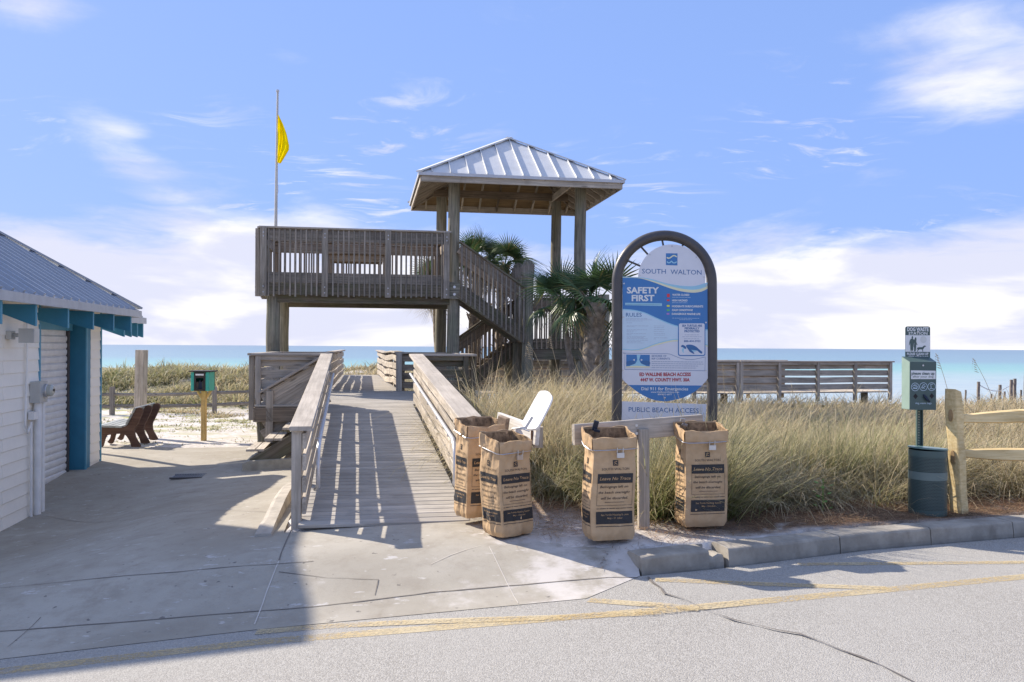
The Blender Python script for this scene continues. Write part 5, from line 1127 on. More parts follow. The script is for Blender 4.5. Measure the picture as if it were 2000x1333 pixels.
# wide stand
ws = thing('bag_stand', 'wooden T-shaped stand with a wide crossbar carrying two paper bags', 'stand', at_ground(1258, 7.42)); px_ = ws.location
board('stand_post', Vector((px_.x, px_.y, px_.z-.2)), Vector((px_.x-.01, px_.y, P(1255, 838, 7.42).z)), .095, .095, W_RAIL, ws, up=(0, 1, 0))
a0, a1 = P(1122, 853, 6.98), P(1371, 829, 7.75); cb_ = board('crossbar', a0+Vector((0, .14, 0)), a1+Vector((0, .02, 0)), .175, .042, W_RAIL, ws)
for (x, y) in ((1250.5, 836), (1251, 852)):
    c = P(x, y, 7.18); c.y = a0.y+.14+(a1.y+.02-a0.y-.14)*((c.x-a0.x)/(a1.x-a0.x))-.022; mb = MB(); mb.tube([c, c-Vector((0, .012, 0))], .013, 8); mb.build('bolt', GALV, cb_)
CLM = plain('dark_plastic_clip', (.02, .03, .05), .35)
for x, y, d, m in ((1164, 833, 6.98, CLM), (1336, 822, 7.5, GALV)):
    c = P(x, y, d); mb = MB(); M = Euler((R(12), R(14), 0)).to_matrix(); mb.box(c+Vector((0, .05, 0)), (.042, .022, .085 if m is CLM else .03), M); mb.box(c+Vector((.012, .03, -.04)), (.05, .012, .02), M); mb.build('bag_clip', m, ws)
# small stand with the white oval lid
W_RUST2 = plain('rust_streaked_metal', (.12, .06, .03), .9, var=.5, scale=20)
ss = thing('lid_stand', 'small stand with pale board holding the leaning pair of bags', 'stand', at_ground(1010, 7.85)); q = ss.location
board('stand_post', Vector((q.x, q.y, q.z-.2)), Vector((q.x, q.y, P(1010, 838, 7.85).z)), .10, .09, W_RAIL, ss, up=(0, 1, 0))
board('hinge_block', P(1051, 874, 7.50), P(1051, 834, 7.50), .09, .085, W_RAIL, ss, up=(0, 1, 0)); board('rusty_bracket', P(1040, 870, 7.47), P(1040, 840, 7.47), .03, .03, W_RUST2, ss, up=(0, 1, 0))
W_WHB = wood('sun_bleached_board', (.60, .57, .52), (.74, .72, .67), var=.05)
W_RUST = plain('rusty_stained_board', (.30, .22, .15), .9, var=.4, scale=12, dirt=.9, dirtcol=(.05, .02, .015))
b0_, b1_ = P(974, 823, 8.1), P(1050, 852, 7.42); board('crossbar', b0_, b1_, .17, .04, W_WHB, ss, up=(0, .1, 1))
board('stained_block', P(975, 828, 7.82), P(990, 834, 7.74), .16, .05, W_RUST, ss)
lp0 = P(1036, 832, 7.34); ln = Vector((-.50, -.62, .60)).normalized(); mb = MB(); out = []
for px__, py__ in smoothline([(1021.5, 829), (1037, 800), (1054, 770), (1062, 766.5), (1071, 767), (1078, 773), (1079.5, 783), (1069, 806), (1053, 836), (1044, 841), (1033, 841), (1025, 836), (1021.5, 829)], 2)[:-1]:
    r_d = P(px__, py__, 1.0)-Vector((0, 0, CZ)); o_c = Vector((0, 0, CZ)); out.append(o_c+r_d*((lp0-o_c).dot(ln)/r_d.dot(ln)))
nn_ = ln
lidm = plain('white_painted_lid', (.88, .87, .84), .5, dirt=.05); mb.prism(out, nn_*(-.022) if nn_.y > 0 else nn_*.022); lid = mb.build('oval_lid', lidm, ss)
mb = MB(); h_ = P(1032, 826, 7.28); mb.bar(h_+Vector((-.02, 0, -.04)), h_+Vector((.035, 0, .05)), .022, .014); mb.bar(h_+Vector((-.07, 0, -.052)), h_+Vector((-.01, 0, -.04)), .02, .012); mb.build('hinge', GALV, lid)
mb = MB(); mb.tube([P(1000, 838, 7.25), P(1016, 836, 7.2), P(1034, 843, 7.15)], .006, 6); mb.build('wire_arm', GALV, ss)

# ------------------------------------------------------------------ dog waste station and bin
dp = at_ground(1795, 8.45); ds = thing('dog_waste_station', 'green dog waste station with sign, bag dispenser and perforated post', 'dog station', dp); DD = dp.y
def z4(zx, zy): return (1740+zx/6.667, 620+zy/6.667)
mb = MB(); 
mb.bar(Vector((dp.x, DD, dp.z-.2)), P(1795, 690, DD), .012, .05, (0, 1, 0)); mb.build('steel_post', GREEN, ds)
for s in (-1, 1): mb = MB(); mb.bar(Vector((dp.x+s*.026, DD-.012, dp.z-.2)), P(1795, 690, DD)+Vector((s*.026, -.012, 0)), .03, .01, (0, 1, 0)); mb.build('post_flange', GREEN, ds)
mb = MB()
for k in range(26): c = Vector((dp.x-.008, DD-.0075, dp.z+.55+k*.026)); mb.tube([c, c-Vector((0, .002, 0))], .0055, 6)
mb.build('post_holes', S_YEL, ds)['kind'] = 'stuff'
DF = DD-.20
def dpx(zx, zy, lay=0): x, y = z4(zx, zy); return P(x, y, DF-lay*.0012)
fl_, fr__, ft, fb_ = dpx(252, 580), dpx(592, 585), dpx(252, 580).z, dpx(252, 1206).z
mb = MB(); bkx = DF+.15
A0_, A1_ = Vector((fl_.x, DF, fb_)), Vector((fr__.x, DF, fb_)); x0, x1 = fl_.x, fr__.x
v = [(x0, DF, fb_), (x1, DF, fb_), (x1, DF, ft), (x0, DF, ft), (x0-.012, bkx, fb_), (x1, bkx, fb_), (x1, bkx, ft+.05), (x0-.012, bkx, ft+.05)]
mb.add(v, [(0, 1, 2, 3), (1, 5, 6, 2), (5, 4, 7, 6), (4, 0, 3, 7), (3, 2, 6, 7), (0, 4, 5, 1)]); bx = mb.build('dispenser_box', GREEN, ds)
def dlay(name, pts, lay, mat, parent):
    mb = MB(); p3 = [dpx(x, y, lay) for x, y in pts]; mb.add(p3, [tuple(t) for t in tessellate_polygon([p3])]); return mb.build(name, mat, parent)
def dtx(name, rows, lay, mat, parent):
    for s, x0, x1, yb, h, kw in rows: mb = MB(); put_text(mb, s, x0, x1, 0, h, lambda x, y, yb=yb, x0=x0: dpx(x, yb-y+(x-x0)*.004, lay), **kw); mb.build(name, mat, parent)
mb = MB(); mb.prism([(x0-.0005, DF+.004, fb_+.003), (x0-.0115, bkx-.003, fb_+.003), (x0-.0115, bkx-.003, ft+.045), (x0-.0005, DF+.004, ft-.003)], (-.003, 0, 0)); mb.build('side_panel', plain('pale_green_sheet', (.23, .32, .28), .5), bx)  # left side of the box in a paler green than its front
dlay('white_label', [(260, 692), (583, 697), (583, 806), (262, 806)], 1, S_WHITE2, bx)
dtx('lettering', [('please clean up', 270, 568, 748, 36, dict(bold=.03)), ], 2, GREEN, bx); dtx('lettering', [('after your dog', 285, 556, 786, 28, dict())], 2, GREEN, bx)
dtx('lettering', [('dog waste bags', 320, 528, 1130, 24, dict())], 1, S_PALE, bx)
for cx_, cy_ in ((316, 908), (424, 905), (531, 904)):
    mb = MB(); V = []
    for i in range(28): t = i/28*2*math.pi; V += [dpx(cx_+52*math.cos(t), cy_+54*math.sin(t), 1), dpx(cx_+47*math.cos(t), cy_+49*math.sin(t), 1)]
    mb.add(V, [(2*i, 2*i+1, (2*i+3) % 56, (2*i+2) % 56) for i in range(28)]); mb.build('instruction_ring', S_PALE, bx)
def ico(pts, w=6):
    mb = MB()
    for line in pts:
        for i in range(len(line)-1):
            a, b = np.array(line[i], float), np.array(line[i+1], float); d = (b-a)/np.linalg.norm(b-a); q = np.array((-d[1], d[0]))*w/2; mb.add([dpx(*(a+q), 1), dpx(*(a-q), 1), dpx(*(b-q), 1), dpx(*(b+q), 1)], [(0, 1, 2, 3)])
    mb.build('instruction_symbol', S_PALE, bx)
ico([[(276, 900), (300, 890), (350, 905), (330, 925), (290, 915)], [(285, 925), (345, 930)], [(300, 880), (340, 885)]]); ico([[(395, 925), (425, 875), (445, 885)], [(410, 930), (450, 895)], [(400, 905), (440, 930)], [(430, 900), (452, 905)]]); ico([[(515, 875), (550, 870)], [(520, 880), (525, 925), (505, 935)], [(530, 930), (560, 935)]])
for (x, y) in ((322, 1030), (533, 1026)): dlay('dispenser_slot', [(x, y-38), (x+30, y), (x, y+38), (x-32, y)], 1, BLACK, bx)
c = dpx(445, 1050); mb = MB(); mb.tube([dpx(425, 1010), dpx(440, 1040)+Vector((0, -.015, 0)), dpx(460, 1075)+Vector((0, -.028, 0)), dpx(490, 1098)+Vector((0, -.02, 0))], [.010, .016, .013, .009], 7); mb.build('pulled_bag', CLM, bx)
c = dpx(418, 628); mb = MB(); mb.tube([c, c+Vector((0, -.006, 0))], .0085, 10); mb.build('box_lock', GALV, bx)
DF2 = DF
DF = DD-.05                                      # the sign plate stands farther back, against the post
mb = MB()
def rr4(x0, y0, x1, y1, r): return rr(x0, y0, x1, y1, r)
mb.prism([dpx(x, y) for x, y in rr4(188, 120, 512, 546, 26)], (0, .004, 0)); ps = mb.build('sign_plate', GREEN, ds)
dlay('white_field', [(190, 234), (510, 236), (510, 452), (190, 450)], 1, S_WHITE2, ps)
dtx('lettering', [('DOG WASTE', 212, 492, 180, 48, dict(bold=.04)), ('STATION', 230, 476, 228, 36, dict(bold=.02)), ('PLEASE CLEAN UP', 210, 488, 492, 30, dict(bold=.04)), ('AFTER YOUR DOG', 214, 484, 534, 30, dict(bold=.04))], 1, S_WHITE2, ps)
dlay('man_figure', [(270, 262), (276, 246), (286, 246), (291, 262), (286, 278), (300, 292), (304, 330), (296, 370), (290, 400), (292, 420), (276, 446), (268, 446), (268, 420), (256, 446), (254, 410), (252, 360), (250, 330), (242, 366), (236, 362), (244, 310), (254, 288), (272, 278)], 2, GREEN, ps)
dlay('woman_figure', [(312, 276), (318, 262), (330, 264), (334, 290), (330, 310), (336, 340), (348, 362), (340, 364), (330, 350), (330, 390), (322, 444), (304, 446), (302, 400), (298, 380), (306, 340), (302, 320), (302, 296)], 2, GREEN, ps)
dlay('dog_figure', [(334, 420), (346, 396), (366, 390), (410, 390), (424, 376), (440, 368), (460, 376), (452, 384), (438, 390), (428, 408), (418, 418), (420, 448), (412, 448), (408, 422), (380, 418), (362, 424), (350, 448), (342, 446), (350, 424), (346, 408), (338, 424)], 2, GREEN, ps)
dlay('round_smudge', [(424+42*math.cos(k*.524), 290+46*math.sin(k*.524)) for k in range(12)], 2, flat('faint_grey', (.6, .62, .60)), ps)
for (x, y) in ((350, 184), (346, 500)): c = dpx(x, y); mb = MB(); mb.tube([c, c+Vector((0, -.006, 0))], .0085, 8); mb.build('bolt', GALV, ps)
bn = thing('litter_bin', 'round dark green perforated bin on the pine straw beside the kerb', 'bin', at_ground(1812, 8.2)); q = bn.location
cx, cy = P(1812, 900, 8.2).x, 8.2; z0_, z1_ = P(1812, 1004, 8.2).z, P(1812, 878, 8.2).z; r_ = .172
PM, pn_, pb_ = newmat('perforated_green_sheet'); t_ = pn_.new('ShaderNodeTexCoord'); uv = t_.outputs['UV']; ux, uy, _ = pn_.sep(uv)
row = pn_.math('FLOOR', pn_.math('MULTIPLY', uy, 46)); fx = pn_.math('FRACT', pn_.math('ADD', pn_.math('MULTIPLY', ux, 84), pn_.math('MULTIPLY', row, .5))); fy = pn_.math('FRACT', pn_.math('MULTIPLY', uy, 46))
dd_ = pn_.math('SQRT', pn_.math('ADD', pn_.math('POWER', pn_.math('SUBTRACT', fx, .5), 2.0), pn_.math('POWER', pn_.math('SUBTRACT', fy, .5), 2.0)))
pn_.l.new(pn_.sstep(dd_, .30, .34), pb_.inputs['Alpha']); pb_.inputs['Base Color'].default_value = (.07, .11, .105, 1); pb_.inputs['Roughness'].default_value = .4
def shell(zs, mat, name, r=r_, perf=False, parent=bn):
    n = 40; me = bpy.data.meshes.new(name); V = []; Fs = []
    W0 = wm(parent).inverted()
    for z in zs: V += [W0 @ Vector((cx+r*math.cos(2*math.pi*i/n), cy+r*math.sin(2*math.pi*i/n), z)) for i in range(n)]
    for j in range(len(zs)-1): Fs += [(j*n+i, j*n+(i+1) % n, (j+1)*n+(i+1) % n, (j+1)*n+i) for i in range(n)]
    me.from_pydata([tuple(v) for v in V], [], Fs); me.shade_smooth(); me.materials.append(mat)
    if perf:
        uvl = me.uv_layers.new(name='UVMap'); k = 0
        for f in me.polygons:
            i = f.index % n
            for li, (uu, vv) in zip(f.loop_indices, ((i/n, 0), ((i+1)/n, 0), ((i+1)/n, 1), (i/n, 1))): uvl.data[li].uv = (uu, vv*(zs[1]-zs[0])/(z1_-z0_)*1.0)
    o = bpy.data.objects.new(name, me); COL.objects.link(o); o.parent = parent; return o
H_ = z1_-z0_
shell([z0_+.09*H_, z0_+.55*H_], PM, 'perforated_wall', perf=True); shell([z0_+.67*H_, z0_+.90*H_], PM, 'perforated_wall', perf=True)
GRB = plain('green_band', (.14, .19, .18), .4)
shell([z0_, z0_+.09*H_], GREEN, 'bottom_band', r_+.001); shell([z0_+.55*H_, z0_+.67*H_], GRB, 'middle_band', r_+.001); shell([z0_+.90*H_, z1_], GREEN, 'top_band', r_+.001)
shell([z0_+.02, z1_-.02], plain('dark_liner', (.02, .03, .032), .6), 'bin_liner', r_-.02)
mb = MB(); n = 32; ring = [Vector((cx+(r_+.006)*math.cos(2*math.pi*i/n), cy+(r_+.006)*math.sin(2*math.pi*i/n), z1_+.012*math.cos(2*math.pi*i/n+2.6)+.006)) for i in range(n)]; mb.prism(ring, (0, 0, .014)); mb.build('bin_lid', plain('bin_lid_green', (.13, .22, .21), .3), bn)
mb = MB(); mb.tube([(cx, cy, q.z-.05), (cx, cy, z0_+.02)], .09, 12); mb.build('bin_foot', BLACK, bn)
# ------------------------------------------------------------------ vegetation
def leafmat(name, trans=.35, rough=.6):
    m = bpy.data.materials.new(name); m.use_nodes = True; nn = N(m.node_tree); nn.n.clear(); at = nn.new('ShaderNodeAttribute'); at.attribute_name = 'Col'
    d = nn.new('ShaderNodeBsdfPrincipled'); d.inputs['Roughness'].default_value = rough; d.inputs['Specular IOR Level'].default_value = .3; t = nn.new('ShaderNodeBsdfTranslucent'); mx = nn.new('ShaderNodeMixShader'); mx.inputs[0].default_value = trans
    nn.l.new(at.outputs['Color'], d.inputs['Base Color']); nn.l.new(at.outputs['Color'], t.inputs[0]); nn.l.new(d.outputs[0], mx.inputs[1]); nn.l.new(t.outputs[0], mx.inputs[2]); o = nn.new('ShaderNodeOutputMaterial'); nn.l.new(mx.outputs[0], o.inputs[0]); return m
GRASSM = leafmat('grass_blades'); PALMM = leafmat('palm_leaf', .25, .35); STRAWM = leafmat('dry_straw', .2, .8)
def blades(name, root, az, length, width, lean, curl, col, seg=4, mat=None, tipcol=None):
    """ribbons: root (n,3), az heading, lean start angle from vertical, curl extra bend"""
    n = len(root); pos = np.zeros((n, seg+1, 3)); pos[:, 0] = root; dirx = np.cos(az); diry = np.sin(az)
    for k in range(1, seg+1):
        ang = lean+curl*(k/seg)**1.3; st = length/seg
        pos[:, k, 0] = pos[:, k-1, 0]+np.sin(ang)*dirx*st; pos[:, k, 1] = pos[:, k-1, 1]+np.sin(ang)*diry*st; pos[:, k, 2] = pos[:, k-1, 2]+np.cos(ang)*st
    sa = az+np.pi/2+RS.uniform(-.9, .9, n); side = np.stack([np.cos(sa), np.sin(sa), np.zeros(n)], 1)
    V = []; wk = [1, .95, .8, .55, 0]
    wk = np.interp(np.linspace(0, 4, seg+1), range(5), wk)
    vs = np.zeros((n, 2*seg+1, 3))
    for k in range(seg): vs[:, 2*k] = pos[:, k]-side*(width*wk[k]/2)[:, None]; vs[:, 2*k+1] = pos[:, k]+side*(width*wk[k]/2)[:, None]
    vs[:, 2*seg] = pos[:, seg]
    nv = 2*seg+1; fq = []
    for k in range(seg-1): fq.append((2*k, 2*k+1, 2*k+3, 2*k+2))
    tri = (2*seg-2, 2*seg-1, 2*seg)
    loops = []; 
    for q in fq: loops += list(q)
    loops += list(tri); ls = [4*i for i in range(seg-1)]+[4*(seg-1)]; lt = [4]*(seg-1)+[3]
    nl = len(loops); L = (np.array(loops)[None, :]+np.arange(n)[:, None]*nv).ravel(); S = (np.array(ls)[None, :]+np.arange(n)[:, None]*nl).ravel(); T = np.tile(lt, n)
    me = bpy.data.meshes.new(name); me.vertices.add(n*nv); me.vertices.foreach_set('co', vs.astype(np.float32).ravel()); me.loops.add(len(L)); me.loops.foreach_set('vertex_index', L.astype(np.int32)); me.polygons.add(len(S)); me.polygons.foreach_set('loop_start', S.astype(np.int32)); me.update(calc_edges=True)
    ca = me.color_attributes.new('Col', 'FLOAT_COLOR', 'POINT'); c = np.repeat(col[:, None, :], nv, 1)
    if tipcol is not None:
        f = np.repeat(np.linspace(0, 1, seg+1), 2)[:nv]**1.3; c = c*(1-f)[None, :, None]+tipcol[:, None, :]*f[None, :, None]
    c4_ = np.concatenate([c, np.ones((n, nv, 1))], 2); ca.data.foreach_set('color', c4_.astype(np.float32).ravel()); me.materials.append(mat or GRASSM)
    o = bpy.data.objects.new(name, me); COL.objects.link(o); return o
def tri_dist(x, y): return y
def clumps(nc, per, area, hrange, green, spread=.16, dens=None, maxn=None, wid=(.0045, .0105), curl=(.4, 2.3), lean=(0, .75), name='beach_grass', label=None, colfn=None, seg=4, tone=1.0):
    x0, x1, y0, y1 = area; cx = RS.uniform(x0, x1, nc); cy = RS.uniform(y0, y1, nc)
    if dens is not None: k = RS.rand(nc) < dens(cx, cy); cx, cy = cx[k], cy[k]
    nc = len(cx); hh = RS.uniform(*hrange, nc)*(.50+.95*fbm(cx*1.1, cy*1.1, 3, 4)); gr = np.clip(green(cx, cy)+RS.normal(0, .16, nc), 0, 1)
    per_ = RS.randint(int(per*.6), int(per*1.4), nc); idx = np.repeat(np.arange(nc), per_); n = len(idx)
    a = RS.uniform(0, 2*np.pi, n); r = np.abs(RS.normal(0, spread, n)); X = cx[idx]+np.cos(a)*r; Y = cy[idx]+np.sin(a)*r
    ok_ = np.ones(n, bool)
    for bx_, by_, rr_ in ((pC.x, pC.y, .27), (pDg.x, pDg.y, .34), (pB.x, pB.y, .27), (pA.x, pA.y, .27), (dp.x, dp.y-.2, .22)): ok_ &= (X-bx_)**2+(Y-by_)**2 > rr_**2
    X, Y, idx, r, a = X[ok_], Y[ok_], idx[ok_], r[ok_], a[ok_]; n = len(X)
    root = np.stack([X, Y, Gfast(X, Y)-.02], 1); az = a+RS.normal(0, .6, n); az = np.where(RS.rand(n) < .25, RS.normal(-.5, .8, n), az)
    L = hh[idx]*RS.uniform(.45, 1.4, n); w = RS.uniform(*wid, n)*(1+np.clip(Y-9, 0, 14)*.05); le = RS.uniform(*lean, n)+r*.9; cu = RS.uniform(*curl, n)
    g = np.clip(gr[idx]+RS.normal(0, .22, n), 0, 1)[:, None]; b = (RS.uniform(.6, 1.3, n)*(RS.uniform(.6, 1.18, nc)[idx]))[:, None]
    br_ = (RS.rand(n, 1) < .30); tan = np.where(br_, np.array([[.29, .20, .115]]), np.array([[.55, .44, .265]])); col = (tan*(1-g)+np.array([[.16, .215, .055]])*g)*b; tip = np.array([[.66, .56, .37]])*(.8+.4*RS.rand(n, 1)); tip = tip*(1-.35*g)+col*.35*g
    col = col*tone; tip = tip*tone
    o = blades(name, root, az, L, w, le, cu, col, seg, tipcol=tip); o['kind'] = 'stuff'; return o
_gx = np.arange(-16, 40.01, .25); _gy = np.arange(5, 60.01, .25); _GX, _GY = np.meshgrid(_gx, _gy); _GZ = sand_z(_GX, _GY)
def Gfast(X, Y):
    i = np.clip((X+16)/.25, 0, len(_gx)-1.001); j = np.clip((Y-5)/.25, 0, len(_gy)-1.001); a = i.astype(int); b = j.astype(int); u = i-a; v = j-b
    return (_GZ[b, a]*(1-u)+_GZ[b, a+1]*u)*(1-v)+(_GZ[b+1, a]*(1-u)+_GZ[b+1, a+1]*u)*v
def rampR(y): return -.1715*y*0 + 0
def right_of_walk(X, Y):
    a = X*CU+Y*SU; b = -X*SU+Y*CU; return a, b
def bed(X, Y):
    a, b = right_of_walk(X, Y)
    front = 7.55+.30*np.clip(X, 0, 20)+.35*(fbm(X*1.3, X*0+3, 2, 6)-.5)     # the clipped edge behind the kerb
    front = np.where(X < 1.1, 8.75-.15*X, front); front = np.where((X > 1.1) & (X < 2.0), 8.3+.0*X, front)
    ok = (Y > front) & (a > 1.25) & ~((b > 14.4) & (a < 2.0) & (b < 21.5))
    ok &= ~((np.abs(X-1.64) < .05) & (np.abs(Y-9.3) < .1))
    for bx_, by_ in ((pC.x, pC.y), (pDg.x, pDg.y), (pB.x, pB.y), (pA.x, pA.y), (dp.x, dp.y-.2)): ok &= ((X-bx_)**2+(Y-by_)**2 > .36**2)
    return ok
def in_view(X, Y, m=.04): return (np.abs(X/Y) < .61+m)
def dens1(X, Y): return (bed(X, Y) & in_view(X, Y)).astype(float)*(.30+.70*(fbm(X*1.6, Y*1.6, 3, 21) > .49))
grn = lambda X, Y: .36+.50*(fbm(X*.7+3, Y*.7, 2, 31) > .52)*np.exp(-np.maximum(0, Y-9.5-.3*X)/3.5)
clumps(1150, 62, (.2, 6.0, 8.0, 11.2), (.42, .80), grn, dens=dens1)
clumps(1700, 36, (.4, 9.5, 10.6, 15.5), (.45, .80), lambda X, Y: .16+.35*(fbm(X*.6, Y*.6, 2, 33) > .55), spread=.2, dens=dens1, wid=(.005, .009))
clumps(2300, 20, (1.5, 16, 14.5, 24.5), (.38, .66), lambda X, Y: .10+.2*(fbm(X*.5, Y*.5, 2, 35) > .55), spread=.28, dens=dens1, wid=(.007, .012), seg=3)
# the taller mass behind the left stand, against the stairs
clumps(400, 70, (-.7, 1.5, 9.6, 13.9), (.80, 1.18), lambda X, Y: .32+0*X, dens=lambda X, Y: ((X*CU+Y*SU > 1.35)).astype(float), spread=.17)
clumps(60, 70, (1.25, 2.0, 7.75, 8.6), (.45, .85), lambda X, Y: .85+0*X, spread=.10, curl=(.2, 1.2), wid=(.006, .011))
# green tall shoots near the road side
clumps(110, 55, (2.0, 5.0, 8.5, 9.7), (.60, .90), lambda X, Y: .95+0*X, dens=lambda X, Y: (Y > 8.15+.30*X).astype(float), spread=.10, lean=(0, .22), curl=(.1, .9), wid=(.006, .010))
# darker, browner thatch between the tussocks
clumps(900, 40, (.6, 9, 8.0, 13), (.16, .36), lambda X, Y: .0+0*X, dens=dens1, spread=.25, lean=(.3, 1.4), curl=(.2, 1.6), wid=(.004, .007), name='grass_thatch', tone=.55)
# brushy dead stems at the right
clumps(420, 34, (4.2, 7.4, 8.9, 12.0), (.35, .62), lambda X, Y: .02+0*X, dens=lambda X, Y: (Y > 8.1+.27*X).astype(float), spread=.2, curl=(1.0, 2.6), lean=(.2, 1.1))
# dune vegetation on the left, far
def dleft(X, Y): return ((X < -3.4-.05*Y+.6) & (X/Y > -.55) & (fbm(X*.45, Y*.45, 2, 51) > .36)).astype(float)
clumps(2600, 26, (-22, -4.0, 31.0, 41), (.30, .62), lambda X, Y: np.clip(1.0-.055*(X+20), .15, 1.0), spread=.35, dens=dleft, wid=(.014, .028), seg=3)
clumps(1700, 14, (-17, -4.4, 20.5, 31), (.06, .14), lambda X, Y: .8+0*X, spread=.25, dens=lambda X, Y: ((X/Y > -.52) & (fbm(X*.8, Y*.8, 2, 52) > .50)).astype(float), wid=(.014, .022), seg=3, name='low_weeds')
clumps(620, 14, (-10, -3.9, 16.8, 21), (.03, .09), lambda X, Y: .9+0*X, spread=.18, dens=lambda X, Y: (fbm(X*.9, Y*.9, 2, 53) > .54).astype(float), wid=(.01, .016), seg=3, name='low_weeds')
clumps(500, 22, (-16, -5, 25.8, 31.5), (.15, .35), lambda X, Y: .08+0*X, spread=.4, dens=lambda X, Y: ((X/Y > -.52) & (fbm(X*.5, Y*.5, 2, 54) > .50)).astype(float), wid=(.012, .02), seg=3)
# ground vines / small plants
# pine straw and dead leaves lying on the sand
n = 42000; X = RS.uniform(-.4, 7.0, n); Y = RS.uniform(6.9, 10.5, n); w_ = sst(-.5, .7, (Y-(6.78+.30*np.maximum(X, 0)))*2.2+1.4*(fbm(X*2, Y*2, 3, 61)-.55)+.25*X-.3); k = (RS.rand(n) < w_*.95) & (X*CU+Y*SU > 1.02) & (Y > roadY(X)+.27) & (Y < 8.6+.32*X); X, Y = X[k], Y[k]; n = len(X)
root = np.stack([X, Y, Gfast(X, Y)+RS.uniform(.008, .035, n)], 1); b = RS.uniform(.6, 1.3, n)[:, None]; br = RS.rand(n, 1) < .5; col = np.where(br, np.array([[.26, .13, .065]]), np.array([[.42, .29, .16]]))*b
o = blades('pine_straw', root, RS.uniform(0, 6.3, n), RS.uniform(.06, .20, n), RS.uniform(.0025, .0045, n), RS.uniform(1.35, 1.62, n), RS.uniform(-.2, .3, n), col, 2, STRAWM); o['kind'] = 'stuff'
n = 2600; X = RS.uniform(-.6, 2.6, n); Y = RS.uniform(6.5, 7.9, n); k = (X*CU+Y*SU > .95) & (Y > roadY(X)+.3) & (fbm(X*2.4, Y*2.4, 3, 63) > .52); X, Y = X[k], Y[k]; n = len(X)
root = np.stack([X, Y, np.maximum(Gfast(X, Y), G(X, Y)+.004)+.008], 1); o = blades('dry_debris', root, RS.uniform(0, 6.3, n), RS.uniform(.03, .11, n), RS.uniform(.003, .007, n), RS.uniform(1.4, 1.58, n), RS.uniform(-.1, .2, n), np.array([[.16, .10, .06]])*RS.uniform(.5, 1.9, (n, 1)), 2, STRAWM); o['kind'] = 'stuff'

# sea oats: single tall stems with seed heads
def oat(px, py0, py1, d, label, lean=.12):
    b = P(px, py1, d); b.z = g1(b.x, b.y); t = P(px, py0, d); h = t.z-b.z; th = thing('sea_oats', label, 'sea oats', b, 0, 'tall seed stems standing above the grass')
    pts = [b+Vector((lean*h*(k/8)**2, 0, h*k/8)) for k in range(9)]; mb = MB(); mb.tube(pts, [.006-.0035*k/8 for k in range(9)], 5); mb.build('stem', OATM, th)
    mb = MB()
    for k in range(12):
        c = pts[-1]-Vector((lean*.3*h*.01*k, 0, .018*k)); dx_ = (.02+.004*k)*(1 if k % 2 else -1); tip = c+Vector((dx_+.02, random.uniform(-.02, .02), -.03)); s = Vector((.006, 0, .004)); mb.add([c, c+(tip-c)*.5+s, tip, c+(tip-c)*.5-s], [(0, 1, 2, 3)])
    mb.build('seed_head', OATM, th)
OATM = plain('dry_oat_stem', (.50, .40, .25), .8)
oats = [(1100, 655, 775, 14.0, 'tall dry seed stem before the stair landing, rightmost of its cluster', -.16), (1082, 668, 775, 14.0, 'leaning seed stem in front of the landing skirt, beneath the left palm', -.3), (1060, 676, 770, 14, 'short seed stem by the capped landing piling', -.2),
        (1418, 712, 800, 13, 'lone pale seed stem just right of the arched sign', -.05), (1868, 690, 800, 12, 'thin seed stem between dispenser box and pine post', -.2), (1955, 700, 800, 13, 'nodding seed stem above the pine fence rail, before the stakes', -.32), (1996, 690, 800, 12, 'seed stem at the right edge above the pine fence', .03)]
for a in oats: oat(*a)
# small leafy weed near the kerb
wd2 = thing('leafy_weed', 'small bright green leafy weed at the grass edge behind the kerb', 'weed', hit(1607, 1000, None, 8)); WEED = plain('weed_leaf', (.13, .30, .04), .5); q = wd2.location
for k in range(16):
    a = k*2.4; h = .03+.017*k; c = q+Vector((.05*math.cos(a), .05*math.sin(a), h)); d = Vector((math.cos(a), math.sin(a), .35)).normalized(); s = d.cross(VZ).normalized(); l = .055; mb = MB(); mb.add([c, c+d*l*.5+s*.022, c+d*l, c+d*l*.5-s*.022], [(0, 1, 2, 3)]); mb.build('leaf', WEED, wd2)
mb = MB(); mb.tube([q-VZ*.02, q+VZ*.32], .004, 5); mb.build('stem', WEED, wd2)

